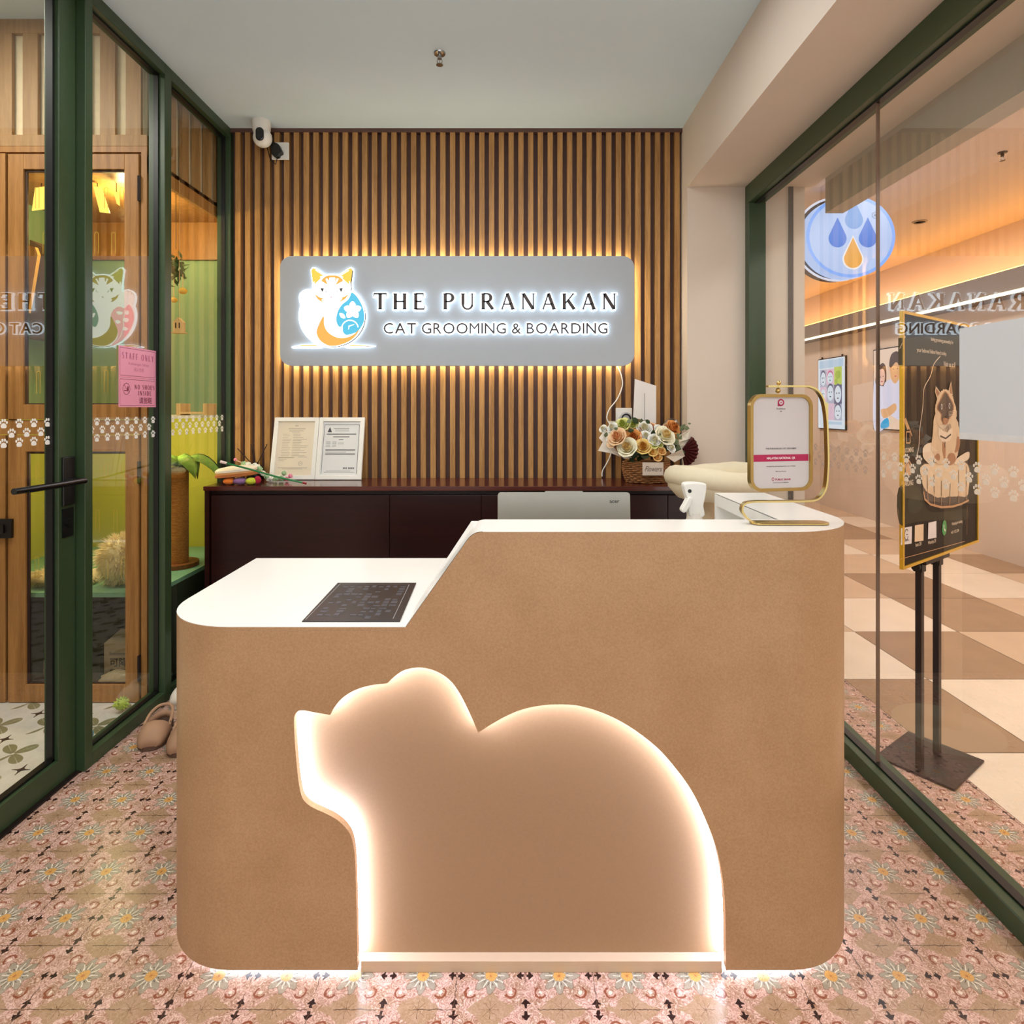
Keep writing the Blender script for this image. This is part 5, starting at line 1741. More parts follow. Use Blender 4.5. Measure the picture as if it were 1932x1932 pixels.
mb = MB(); mb.box(cx(-6), cx(28), KY - 0.020, KY - 0.005, cz(1014), cz(978)); mb.box(cx(6), cx(16), KY - 0.03, KY - 0.02, cz(1004), cz(988))
mb.build('latch', black, ck, bevel=0.002)

# glowing plates imitate lamp reflections in the cabinet's upper bay, cords added
def glint_plate(pts, label):
    t = thing('lamp_glint', label, 'lamp glint', (pts[0].x, pts[0].y, min(p.z for p in pts)))
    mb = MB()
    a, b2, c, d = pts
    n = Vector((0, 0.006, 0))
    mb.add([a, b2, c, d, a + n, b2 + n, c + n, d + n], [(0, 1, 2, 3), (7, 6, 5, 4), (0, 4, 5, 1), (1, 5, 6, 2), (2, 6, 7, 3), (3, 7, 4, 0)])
    mb.build('glint', EM('warm_lamp_glint', (255, 206, 96), 2.0), t)
    top_ = (a + b2) / 2
    mb = MB(); mb.tube([top_ + Vector((0, 0.003, 0.0)), Vector((top_.x, top_.y + 0.003, 2.40))], 0.002, 6)
    mb.build('cord', black, t)
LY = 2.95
glint_plate([W(66, 354, LY), W(89, 351, LY), W(83, 394, LY), W(60, 397, LY)], 'warm glowing plate for a lamp shade inside the left end of the cat cabinet top')
glint_plate([W(176, 352, LY), W(190, 352, LY), W(207, 402, LY), W(188, 400, LY)], 'warm glowing slanted plate for a lamp shade in the middle of the cat cabinet top')
glint_plate([W(214, 361, LY), W(224, 363, LY), W(225, 388, LY), W(220, 384, LY)], 'small warm glowing plate for a lamp shade nearest the cat cabinet hinges')

# climbing board and brown box in the upper bay
mb = MB(); mb.prism([(v.x, v.z) for v in (W(52, 462, 3.0), W(66, 466, 3.0), W(71, 480, 3.0), W(69, 492, 3.0), W(58, 560, 3.0), W(52, 590, 3.0))], plane((0, 3.0, 0), (1, 0, 0), (0, -1, 0)), -0.02, 0.0)
tag(mb.build('wooden_ramp', WOOD('ply_edge', (214, 160, 84), (238, 192, 116), 0.5)), 'light wooden ramp board in the left end of the cat cabinet', 'ramp')
bx = thing('grey_cubby', 'grey brown cubby box hung inside the upper cat cabinet', 'cubby', (W(78, 0, 3.2).x, 3.2, W(0, 640, 3.2).z))
mb = MB(); a = W(56, 452, 3.2); b2 = W(100, 640, 3.2)
mb.prism([(a.x, b2.z), (b2.x, b2.z), (b2.x, W(0, 478, 3.2).z), (a.x, a.z)], plane((0, 3.2, 0), (1, 0, 0), (0, -1, 0)), -0.20, 0.0)
mb.build('box', M('grey_carpet', (112, 88, 76), 0.95, bump=0.4), bx)


# sisal scratching post with palm leaf crown
pX, pY = -1.735, 3.16
sp_ = thing('scratching_post', 'sisal scratching post with green palm leaves inside the cat cabinet', 'cat tree', (pX, pY, ZS))
mb = MB()
zz = ZS + 0.022
prof = []
k = 0
while zz < 0.975:
    prof += [(0.046, zz), (0.0485, zz + 0.0035)]
    zz += 0.007
mb.lathe(prof, (pX, pY, 0), 24)
mb.build('post', WOOD('sisal_rope', (150, 92, 34), (206, 146, 70), 0.9, 20, 'X'), sp_, smooth=True)
mb = MB(); mb.lathe([(0.001, ZS + 0.001), (0.105, ZS + 0.001), (0.105, ZS + 0.022), (0.001, ZS + 0.022)], (pX - 0.01, pY, 0), 30)
mb.build('base', WOOD('brown_base', (110, 58, 24), (150, 92, 44), 0.6), sp_)
mb = MB(); mb.lathe([(0.001, 0.975), (0.049, 0.975), (0.049, 0.99), (0.001, 0.99)], (pX, pY, 0), 24)
mb.build('cap', M('grey_cap', (150, 140, 110), 0.8), sp_)
g1_, g2_ = M('palm_leaf_green', (122, 158, 58), 0.8, amt=0.3, scale=60), M('palm_leaf_dark', (36, 66, 28), 0.8, amt=0.3)
for i, (a, ln_, mt) in enumerate(((0.1, 0.20, g1_), (-0.55, 0.16, g1_), (0.55, 0.19, g2_), (1.7, 0.17, g1_), (2.6, 0.19, g1_), (3.6, 0.18, g2_), (4.6, 0.18, g1_))):
    mb = MB()
    d = Vector((math.cos(a), math.sin(a), 0)); s_ = Vector((-d.y, d.x, 0))
    rows = []
    for j in range(9):
        t = j / 8
        c = Vector((pX, pY, 0.99)) + d * ln_ * t + Vector((0, 0, 0.085 * math.sin(t * 2.2) - 0.09 * t * t))
        w = 0.055 * math.sin(PI * min(1, t * 0.9 + 0.1)) + 0.004
        rows.append([c - s_ * w - Vector((0, 0, 0.03 * t)), c + Vector((0, 0, 0.012)), c + s_ * w - Vector((0, 0, 0.03 * t))])
    mb.add([v for r_ in rows for v in r_], [(3 * j + q_, 3 * j + q_ + 1, 3 * j + q_ + 4, 3 * j + q_ + 3) for j in range(8) for q_ in (0, 1)])
    o = mb.build('palm_leaf', mt, sp_, smooth=True); o.modifiers.new('s', 'SOLIDIFY').thickness = 0.003
# small wooden stand on the middle shelf
wY = 3.15
fd = thing('wooden_feeder_stand', 'small pale wooden stand on the white cabinet shelf above the paw stickers', 'stand', (W(370, 0, wY).x, wY, ZM + 0.001))
pale = WOOD('pale_pine', (200, 160, 96), (226, 192, 130), 0.6)
for px in (346, 396):
    mb = MB(); c = W(px, 0, wY).x; mb.box(c - 0.011, c + 0.011, wY - 0.05, wY + 0.05, ZM + 0.001, ZM + 0.062)
    mb.build('side_board', pale, fd, bevel=0.001)
mb = MB(); mb.box(W(346, 0, wY).x + 0.011, W(396, 0, wY).x - 0.011, wY - 0.05, wY + 0.05, ZM + 0.008, ZM + 0.018)
mb.build('cross_board', pale, fd, bevel=0.001)
# hanging balls, leaf bunch, birdhouse
hb_ = thing('hanging_leaf_toy', 'dark green leaf bunch with two hanging yellow balls inside the cat cabinet', 'cat toy', (W(332, 0, 3.05).x, 3.05, 1.8))
rs = random.Random(31)
mb = MB()
for i in range(60):
    c = W(330, 505, 3.05) + Vector((rs.gauss(0, 0.022), rs.gauss(0, 0.03), rs.gauss(0, 0.032)))
    d = Vector((rs.gauss(0, 1), rs.gauss(0, 1), rs.gauss(-0.5, 1))).normalized() * 0.03
    w = d.orthogonal().normalized() * 0.009
    mb.add([c - d, c + w, c + d, c - w], [(0, 1, 2, 3)])
mb.build('leaf_bunch', M('bunch_green', (46, 84, 34), 0.8, amt=0.3), hb_)
mb = MB(); mb.tube([W(332, 470, 3.05), (W(332, 0, 3.05).x, 3.05, 2.395)], 0.0015, 6)
mb.build('string', black, hb_)
for px, py, r in ((345, 549, 0.021), (328, 566, 0.017)):
    mb = MB(); mb.ell(W(px, py, 3.05), (r, r, r * 0.8), 14)
    bb = mb.build('yellow_ball', M('yellow_felt', (226, 176, 60), 0.9, bump=0.3), hb_, smooth=True)
    mb = MB(); mb.tube([W(px, py - 4, 3.05), W(px, 518, 3.05)], 0.0014, 6)
    mb.build('ball_string', pale, bb)
bh = thing('toy_birdhouse', 'tiny wooden birdhouse hanging by the cat cabinet glass', 'cat toy', (W(335, 0, 2.90).x, 2.90, W(0, 626, 2.90).z))
c = W(335, 612, 2.90)
Pb = plane((c.x, 2.90, c.z), (1, 0, 0), (0, -1, 0))
mb = MB(); mb.prism([(-0.022, -0.036), (0.022, -0.036), (0.022, 0.012), (0, 0.034), (-0.022, 0.012)], Pb, -0.03, 0.0)
hs = mb.build('house_body', pale, bh)
mb = MB(); mb.prism(rc(-0.030, -0.042, 0.030, -0.036), Pb, -0.035, 0.008)
mb.build('base_board', pale, bh)
mb = MB()
for sx in (-0.009, 0.009): mb.poly(rc(sx - 0.003, -0.018, sx + 0.003, 0.008), Pb, 0.0006)
mb.build('window_slot', black, hs)
mb = MB(); mb.tube([(c.x, 2.915, c.z + 0.03), (c.x, 2.915, 2.40)], 0.0012, 6)
mb.build('string', pale, bh)

# furry cushion on the lower shelf
def furry(name, label, cat, c, r, n, hl, mat, seed):
    rs = random.Random(seed)
    mb = MB()
    mb.ell(c, r, 18)
    for i in range(n):
        d = Vector((rs.gauss(0, 1), rs.gauss(0, 1), rs.gauss(0, 1))).normalized()
        p = Vector((c[0] + d.x * r[0], c[1] + d.y * r[1], c[2] + d.z * r[2]))
        if p.z < ZS + 0.004: p.z = ZS + 0.004
        tip = p + (d + Vector((rs.gauss(0, .25), rs.gauss(0, .25), -0.45))).normalized() * hl * rs.uniform(0.6, 1.2)
        tip.z = max(tip.z, ZS + 0.003)
        w = d.orthogonal().normalized() * 0.0028
        mb.add([p - w, p + w, tip], [(0, 1, 2)])
    return tag(mb.build(name, mat), label, cat)
fur = M('cream_fur', (240, 222, 178), 0.9, amt=0.1, scale=60)
furry('furry_cushion', 'tall fluffy cream cushion in the lower bay of the cat cabinet', 'cushion', (-1.83, 2.84, ZS + 0.112), (0.085, 0.09, 0.108), 1600, 0.034, fur, 1)
furry('furry_blanket', 'low fluffy cream blanket on the lower shelf of the cat cabinet', 'blanket', (-2.10, 2.84, ZS + 0.035), (0.15, 0.09, 0.032), 1400, 0.03, fur, 2)
mb = MB()
q_ = plane((0, 2.80, 0), (1, 0, 0), (0, -1, 0))
a, b2 = W(60, 1098, 2.8), W(80, 1152, 2.8)
mb.prism(rc(a.x, b2.z, b2.x, a.z), q_, -0.15, 0.0)
# bag, boxes and toys stored below the shelf
kb = thing('printed_carton', 'beige printed carton with dark lettering stored under the cat cabinet shelf', 'carton', (cx(225), 2.80, 0.021))
x0_, x1_ = W(196, 0, 2.79).x, W(262, 0, 2.79).x
zt_ = W(0, 1214, 2.79).z
kraft = M('kraft_card', (168, 146, 116), 0.7, amt=0.06)
mb = MB(); mb.box(x0_, x1_, 2.79, 2.93, 0.021, zt_)
bb = mb.build('box', kraft, kb, bevel=0.002)
mb = MB(); mb.add([(x0_, 2.79, zt_), (x1_, 2.79, zt_), (x1_, 2.85, zt_ + 0.045), (x0_ + 0.04, 2.85, zt_ + 0.045)], [(0, 1, 2, 3)])
mb.build('flap', kraft, bb)
PK = plane((0, 2.7895, 0), (1, 0, 0), (0, -1, 0))
mb = MB()
mb.text('Environment', PK @ Matrix.Translation((W(207, 0, 2.79).x, W(0, 1236, 2.79).z, 0)), 0.016, z=0.0005, align='LEFT', width=0.085)
mb.text('可降解', PK @ Matrix.Translation((W(207, 0, 2.79).x, W(0, 1256, 2.79).z, 0)), 0.030, z=0.0005, align='LEFT', bold=0.02)
mb.text('塑料袋', PK @ Matrix.Translation((W(207, 0, 2.79).x, W(0, 1273, 2.79).z, 0)), 0.022, z=0.0005, align='LEFT', bold=0.02)
mb.build('lettering', M('carton_ink', (52, 36, 28), 0.7), bb)
def bag(name, label, c, r, mat, seed):
    rs = random.Random(seed)
    mb = MB(); mb.ell(c, r, 16)
    mb.v = [Vector((v.x + rs.uniform(-1, 1) * r[0] * 0.09, v.y + rs.uniform(-1, 1) * r[1] * 0.09, max(0.0205, v.z + rs.uniform(-1, 1) * r[2] * 0.09))) for v in mb.v]
    return tag(mb.build(name, mat, smooth=True), label, 'bag')
bag('plastic_bag', 'crumpled beige plastic bag lying in front of the printed carton', (cx(212), 2.745, 0.065), (0.105, 0.042, 0.045), M('beige_film', (214, 192, 158), 0.3), 3)
bag('paper_bag', 'crumpled pale paper bag at the left foot of the cat cabinet', (cx(75), 2.80, 0.11), (0.07, 0.06, 0.09), M('pale_paper_bag', (198, 170, 136), 0.7), 4)
t = tag(MB().box(W(323, 0, 2.86).x, W(338, 0, 2.86).x, 2.86, 2.95, 0.0, 0.20).build('pale_box', M('pale_green_card', (176, 190, 170), 0.6)), 'narrow pale box on the floor behind the counter near the glass', 'box')
t.location = (-1.485, 2.80, 0.06)
tb = thing('green_spiky_toy', 'bright green spiky cat toy on the cat room floor by the glass', 'cat toy', (-1.665, 2.585, 0.0))
mb = MB(); mb.ell((-1.665, 2.585, 0.034), 0.024, 12)
rs = random.Random(12)
for i in range(70):
    d = Vector((rs.gauss(0, 1), rs.gauss(0, 1), rs.gauss(0, 1))).normalized()
    c = Vector((-1.665, 2.585, 0.034)); w = d.orthogonal().normalized() * 0.005
    mb.add([c + d * 0.02 - w, c + d * 0.02 + w, c + d * 0.034 * (1 if d.z > -0.6 else 0.8)], [(0, 1, 2)])
mb.build('ball', M('lime_plastic', (176, 196, 60), 0.6), tb)
mb = MB(); mb.ell((-1.655, 2.36, 0.024), 0.024, 14)
tag(mb.build('blue_ball', M('pale_blue_plastic', (130, 180, 200), 0.5), smooth=True), 'pale blue ball on the cat room floor by the glass', 'cat toy')

# ------------------------------------------------------------------ poster stand outside the right glass
ux = Vector((0.81, 0.588, 0)).normalized()
nv = Vector((0.588, -0.81, 0)).normalized()
cS = Vector((1.533, 2.215, 0))
ps = thing('poster_stand', 'black and gold framed cat poster on a two-legged floor stand outside the glass', 'poster stand', cS)
BM = Matrix((ux, Vector((0, 0, 1)).cross(ux), Vector((0, 0, 1)))).transposed().to_4x4(); BM.translation = Vector((1.548, 2.232, 0))
mb = MB(); mb.box(-0.145, 0.145, -0.125, 0.125, 0.001, 0.009, BM)
mb.build('base_plate', black_metal, ps, bevel=0.002)
for c in (Vector((1.469, 2.169, 0)), Vector((1.597, 2.262, 0))):
    B2 = BM.copy(); B2.translation = c
    mb = MB(); mb.box(-0.0135, 0.0135, -0.010, 0.010, 0.009, 1.30, B2)
    pl_ = mb.build('post', black_metal, ps, bevel=0.002)
    mb = MB(); mb.tube([B2 @ Vector((-0.036, 0, 0.735)), B2 @ Vector((-0.0135, 0, 0.735))], [0.015, 0.012], 10); mb.box(-0.018, 0.018, -0.014, 0.014, 0.715, 0.765, B2)
    mb.build('clamp_knob', black, pl_)
pl0 = cS - nv * -0.030
PP2 = plane(pl0, ux, nv)
pw0, pw1, pz0, pz1 = -0.305, 0.405, 0.762, 1.625
mb = MB(); mb.box(-0.115, 0.105, -0.030, -0.012, 0.742, 0.772, BM)
mb.build('clamp_bar', black_metal, ps, bevel=0.002)
mb = MB()
fw = 0.010
for p in ([(pw0, pz0), (pw1, pz0), (pw1 - fw, pz0 + fw), (pw0 + fw, pz0 + fw)], [(pw1, pz0), (pw1, pz1), (pw1 - fw, pz1 - fw), (pw1 - fw, pz0 + fw)], [(pw1, pz1), (pw0, pz1), (pw0 + fw, pz1 - fw), (pw1 - fw, pz1 - fw)], [(pw0, pz1), (pw0, pz0), (pw0 + fw, pz0 + fw), (pw0 + fw, pz1 - fw)]):
    mb.prism(p, PP2, -0.008, 0.004)
pf = mb.build('poster_frame', M('polished_gold', (238, 190, 56), 0.25, metal=0.55, amt=0.05), ps)


def Q(px, py):                         # photo pixel -> point of the poster's own plane
    k = (px - CX) / F
    t = (k * pl0.y - pl0.x) / (ux.x - k * ux.y)
    Y = pl0.y + ux.y * t
    return (t, H - (py - CY) * Y / F)


q2 = lambda a, b2: Q(1640 + a * 0.15532, 560 + b2 * 0.15532)      # upper crop
q3 = lambda a, b2: Q(1670 + a * 0.13975, 820 + b2 * 0.13975)      # lower crop
mb = MB()
mb.prism(rc(pw0 + fw, pz0 + fw, pw1 - fw, pz1 - fw), PP2, -0.010, 0.0)
def pp(pts, k, mi, sm=True):
    mb.mi = mi
    P = [(v.x, v.y) for v in catmull(pts, True, 4)] if sm else pts
    mb.poly(P, PP2, 0.0005 + 0.0005 * k)
def shag(pts, amp, n, seed):
    rs = random.Random(seed)
    P = catmull(pts, True, n)
    c = sum(P, Vector((0, 0))) / len(P)
    return [tuple(p + (p - c).normalized() * amp * (rs.random() - 0.35) * (1 if i % 2 else -0.4)) for i, p in enumerate(P)]
# cloudy green-black ground
pp([q3(180, 720), q3(420, 700), q3(520, 850), q3(560, 1000), q3(700, 1050), q3(1090, 1000), q3(1090, 1150), q3(700, 1150), q3(400, 1180), q3(190, 1200)], 0, 1)
pp([q3(300, 900), q3(420, 820), q3(500, 960), q3(420, 1060), q3(320, 1040)], 1, 2)
pp([q2(350, 500), q2(1085, 470), q2(1085, 830), q2(350, 830)], 0, 2, False)  # paler band paints the sign board's reflection into the print
# basket
pp([q3(505, 380), q3(500, 800), q3(560, 900), q3(750, 975), q3(950, 950), q3(1115, 880), q3(1115, 350)], 1, 3, False)
pp(shag([q3(490, 420), q3(490, 600), q3(530, 740), q3(620, 810), q3(720, 850), q3(850, 840), q3(980, 830), q3(1110, 800), q3(1110, 400), q3(800, 380)], 0.006, 5, 3), 2, 4, False)
for a0, a1 in (((555, 440), (570, 930)), ((650, 540), (655, 945)), ((752, 620), (750, 960)), ((870, 660), (862, 955)), ((985, 480), (985, 920)), ((1090, 430), (1085, 880))):
    mb.mi = 3; mb.stroke([q3(*a0), ((q3(*a0)[0] * 0.4 + q3(*a1)[0] * 0.6), (q3(*a0)[1] * 0.4 + q3(*a1)[1] * 0.6))], 0.0045, PP2, 0.0022)
    mb.mi = 7; mb.stroke([((q3(*a0)[0] * 0.4 + q3(*a1)[0] * 0.6), (q3(*a0)[1] * 0.4 + q3(*a1)[1] * 0.6)), q3(*a1)], 0.0035, PP2, 0.0024)
mb.mi = 7
mb.stroke([q3(*p) for p in ((510, 770), (525, 870), (600, 940), (750, 980), (900, 970), (1020, 935), (1120, 885))], 0.008, PP2, 0.0024)
# cat: body, blanket folds, head, mask
pp(shag([q3(500, 260), q3(510, 170), q3(590, 110), q3(650, 150), q3(650, 330), q3(600, 400), q3(520, 330)], 0.003, 4, 5), 3, 5, False)
pp(shag([q3(930, 400), q3(960, 320), q3(1115, 230), q3(1115, 330), q3(1010, 380)], 0.003, 4, 6), 4, 5, False)
pp(shag([q2(790, 1430), q2(760, 1700), q2(740, 1850), q3(650, 260), q3(660, 370), q3(780, 400), q3(900, 400), q3(960, 300), q3(985, 150), q2(1085, 1700), q2(1060, 1500), q2(950, 1420)], 0.009, 6, 7), 4, 4, False)
pp(shag([q2(800, 1300), q2(790, 1420), q2(830, 1560), q2(920, 1640), q2(1010, 1560), q2(1050, 1420), q2(1020, 1270), q2(980, 1180), q2(920, 1130), q2(860, 1150), q2(820, 1220)], 0.008, 6, 8), 5, 4, False)
pp([q2(800, 1085), q2(788, 1150), q2(815, 1240), q2(868, 1180)], 4, 4, False); pp([q2(985, 1025), q2(955, 1130), q2(960, 1190), q2(1005, 1200)], 4, 4, False); pp([q2(803, 1110), q2(800, 1160), q2(822, 1210), q2(848, 1175)], 5, 6, False); pp([q2(983, 1055), q2(967, 1130), q2(972, 1175), q2(996, 1180)], 5, 6, False)
MASK = [(905, 1165), (870, 1230), (835, 1300), (822, 1360), (850, 1400), (868, 1430), (865, 1480), (895, 1530), (930, 1520), (950, 1480), (985, 1430), (1002, 1370), (1000, 1310), (970, 1250), (935, 1190)]
pp(shag([q2(912 + (a - 912) * 1.14, 1360 + (b2 - 1360) * 1.1) for a, b2 in MASK], 0.005, 4, 9), 6, 6, False)
pp(shag([q2(*p) for p in MASK], 0.003, 4, 10), 7, 3, False)
pp(shag([q2(880, 1480), q2(890, 1540), q2(925, 1545), q2(940, 1490), q2(912, 1470)], 0.003, 4, 11), 8, 6, False)
pp([q2(898, 1455), q2(926, 1450), q2(914, 1475)], 9, 0, False)
for a, b2 in ((862, 1335), (955, 1325)):
    c = q2(a, b2); pp([(c[0] + p[0], c[1] + p[1]) for p in circ(0, 0, 0.0085, 12, 0.011)], 9, 8, False); pp([(c[0] + p[0], c[1] + p[1]) for p in circ(0, 0, 0.004, 10, 0.007)], 10, 0, False)
mb.mi = 5
for k in range(5): mb.stroke([q2(940, 1400 + 14 * k), q2(1010, 1380 + 26 * k)], 0.0012, PP2, 0.0062)
pp(shag([q2(850, 1560), q2(830, 1680), q2(880, 1760), q2(960, 1740), q2(1000, 1640), q2(970, 1550)], 0.008, 5, 12), 5, 5, False)
pp([q3(770, 80), q3(760, 200), q3(785, 330), q3(800, 330), q3(800, 120)], 5, 6)
pp([q3(960, 30), q3(950, 140), q3(930, 240), q3(985, 200), q3(1000, 60)], 5, 6)
mb.mi = 3; mb.stroke([q2(850, 1690), q2(915, 1720), q2(980, 1670)], 0.006, PP2, 0.0036); mb.stroke([q2(910, 1760), q2(905, 1830)], 0.006, PP2, 0.0036)
pp([q3(660, 300), q3(700, 250), q3(730, 300), q3(710, 350)], 5, 6); pp([q3(820, 370), q3(850, 260), q3(920, 260), q3(940, 350), q3(870, 410)], 5, 6)
# string line, icons and print
mb.mi = 5
st_ = [q2(435, 480), q2(365, 630)]
mb.stroke(st_, 0.003, PP2, 0.0012)
mb.stroke([(p.x, p.y) for p in catmull([q2(860, 720), q2(780, 820), q2(740, 960), q2(660, 1120), q2(645, 1350), q2(610, 1600), q2(600, 1800), q3(420, 290)], False, 5)], 0.004, PP2, 0.0012)
mb.mi = 7
pp([q2(415, 1500), q2(440, 1465), q2(490, 1600), q2(460, 1620)], 1, 7, False)
for p in ([q2(445, 1640), q2(490, 1640)], [q2(490, 1640), q2(492, 1775)], [q2(445, 1640), q2(445, 1775)], [q2(445, 1775), q2(492, 1775)], [q2(470, 1560), q2(515, 1690)]): mb.stroke(p, 0.005, PP2, 0.0012)
mb.stroke([q3(255, 440), q3(308, 335), q3(358, 430)], 0.008, PP2, 0.0012); pp([q3(270, 440), q3(308, 370), q3(345, 440), q3(345, 545), q3(275, 545)], 1, 7, False)
mb.mi = 5
def ptx(t, c, h, w):
    mb.mi = 5
    mb.text(t, PP2 @ Matrix.Translation((c[0], c[1], 0)), h, width=w, z=0.0013, bold=0.012)
ptx('GROOMING', q3(305, 240), 0.016, 0.088); ptx('BOARDING', q3(298, 690), 0.018, 0.090)
ptx('loving grooming personality for', q2(885, 555), 0.013, 0.21); ptx('your beloved feline friend today.', q2(760, 690), 0.014, 0.265); ptx('Visit us at F', q2(970, 850), 0.018, 0.115)
ptx('Insta QR', q3(446, 1500), 0.012, 0.05); ptx('WhatsApp QR', q3(628, 1465), 0.012, 0.072)
ptx('WhatsApp for booking', q3(966, 1205), 0.011, 0.108); ptx('+6011 4722 3304', q3(938, 1325), 0.011, 0.080)
for p, mi in (([(210, 1262), (358, 1238), (352, 1470), (208, 1490)], 9), ([(397, 1225), (515, 1205), (513, 1430), (394, 1448)], 10), ([(580, 1190), (688, 1165), (688, 1390), (574, 1410)], 9)):
    pp([q3(*c) for c in p], 1, mi, False)
mb.mi = 3
ce = q3(282, 1350); mb.stroke([(ce[0] + a, ce[1] + b2) for a, b2 in circ(0, 0, 0.014, 18, 0.018, 0.6, 5.9)], 0.003, PP2, 0.0016); mb.stroke([ce, (ce[0] + 0.010, ce[1])], 0.003, PP2, 0.0016)
mb.text('GROOMING', PP2 @ Matrix.Translation((*q3(280, 1440), 0)), 0.005, width=0.045, z=0.0016)
ce = q3(796, 1258); pp([(ce[0] + a, ce[1] + b2) for a, b2 in circ(0, 0, 0.022, 22, 0.028)], 1, 11, False)
mb.mi = 9; mb.stroke([(ce[0] - 0.008, ce[1] + 0.012), (ce[0] - 0.006, ce[1] - 0.002), (ce[0] + 0.008, ce[1] - 0.012)], [0.008, 0.004, 0.008], PP2, 0.0016)
mb.mi = 7
bo = [q3(170, 1600), q3(190, 1640), q3(200, 1680)]
mb.stroke([q3(200, 1680), q3(1070, 1440)], 0.0022, PP2, 0.0012); mb.stroke([q3(165, 1590), q3(170, 1000)], 0.0012, PP2, 0.0012); mb.stroke([q3(1100, 1350), q3(1105, 950)], 0.0015, PP2, 0.0012)
mb.build('poster_print', [M('poster_black', (24, 15, 11), 0.4, amt=0.3, scale=6, spec=0.15), M('poster_olive', (52, 48, 32), 0.4, amt=0.35, scale=9, spec=0.15), M('poster_grey_green', (62, 60, 46), 0.4, amt=0.3, scale=9, spec=0.15), M('poster_dark_brown', (44, 22, 16), 0.3),
                          M('poster_fur', (214, 184, 150), 0.4, amt=0.12, scale=30), M('poster_cream', (226, 204, 178), 0.4, amt=0.08), M('poster_tan_fur', (164, 112, 78), 0.4), M('poster_copper', (196, 146, 102), 0.35), M('poster_eye', (206, 200, 196), 0.3),
                          M('poster_white', (232, 222, 220), 0.4), M('poster_peach', (236, 204, 168), 0.4), M('poster_green', (52, 150, 74), 0.4)], pf)

# pale sheet taped on the outer face of the right glass
mb = MB()
XS = plane((1.2838, 0, 0), (0, -1, 0), (-1, 0, 0))
ya, yb = 1140 * 1.2825 / 847.0, 1.30
za, zb = 1.212, 1.527
sh = thing('taped_sheet', 'pale grey sheet taped on the right glass wall', 'sheet', (1.2830, (ya + yb) / 2, za))
mb.prism([(-ya, za), (-yb, za), (-yb, zb), (-ya, zb)], XS, 0.0, 0.0010)
mb.build('sheet', M('grey_weave', (204, 208, 214), 0.8, amt=0.08, scale=160, stretch=(1, 6, 6)), sh)
mb = MB(); mb.prism(rc(-ya + 0.0005, za, -yb, za + 0.018), XS, 0.001, 0.0016)
mb.build('hem', M('sheet_hem', (212, 212, 214), 0.7), sh)

# ------------------------------------------------------------------ neighbours in the corridor
rY = 4.2
cR = W(1605, 446, rY)
rs_ = thing('round_light_sign', 'round backlit sign with four blue and orange drops beyond the glass', 'sign', (cR.x, rY, cR.z - 0.32))
PRs = plane((cR.x, rY, cR.z), (1, 0, 0), (0.10, -1, 0))
k_ = rY / F
mb = MB(); mb.prism(circ(0, 0, 84 * k_, 56, 78 * k_), PRs, -0.09, 0.0)
mb.build('light_face', EM('blue_white_light', (184, 208, 255), 0.92), rs_)
ri = circ(0, 0, 78 * k_, 56, 72 * k_); ro = circ(0, 0, 84 * k_, 56, 78 * k_)
mb = MB(); mb.add([PRs @ Vector((*p, 0.001)) for p in ri + ro], [(i, (i + 1) % 56, 56 + (i + 1) % 56, 56 + i) for i in range(56)])
mb.build('edge_ring', EM('blue_edge_light', (120, 172, 255), 1.0), rs_)
mb = MB(); oc = circ(-9 * k_, 2 * k_, 82 * k_, 56, 80 * k_)
mb.prism(oc, PRs, -0.17, -0.10)
mb.build('drum', M('dark_chrome', (92, 84, 84), 0.25, metal=0.7), rs_)
mb = MB(); mb.tube([PRs @ Vector((*p, -0.10)) for p in oc], 0.008, 8, True)
mb.build('rim', EM('rim_light', (236, 236, 255), 0.9), rs_)
def drop(cx_, cy_, h, r, mi, z):
    mb.mi = mi
    p = [(cx_, cy_ + h)] + [(cx_ + r * math.cos(a), cy_ + r * math.sin(a)) for a in [math.radians(25 - 230 * i / 20) for i in range(21)]]
    mb.poly(p, PRs, z)
mb = MB()
px_ = lambda x, y: ((x - 1605) * k_, (446 - y) * k_)
for x, y, mi in ((1611, 415, 1), (1580, 450, 0), (1637, 450, 0)):
    c = px_(x, y); drop(c[0], c[1], 40 * k_, 17 * k_, mi, 0.002)
c = px_(1609, 489); drop(c[0], c[1], 45 * k_, 20 * k_, 3, 0.0015); drop(c[0], c[1], 41 * k_, 17 * k_, 2, 0.003)
mb.mi = 4; c = px_(1651, 406)
mb.stroke([(c[0] + a, c[1] + b2) for a, b2 in circ(0, 0, 6 * k_, 20, None, 0, 6.25)], 0.003, PRs, 0.002)
mb.text('R', PRs @ Matrix.Translation((c[0], c[1] - 3.4 * k_, 0)), 6.5 * k_, z=0.002)
mb.build('drop_emblem', [EM('drop_blue', (20, 122, 236), 0.85), EM('drop_pale_blue', (110, 164, 236), 0.9), EM('drop_orange', (246, 172, 62), 0.9), EM('drop_rim_white', (250, 246, 250), 0.9), M('emblem_ink', (50, 70, 90), 0.5)], rs_)
mb = MB(); mb.box(1.6, cR.x - 0.2, rY + 0.12, rY + 0.15, cR.z - 0.02, cR.z + 0.02)
mb.build('bracket', black_metal, rs_)

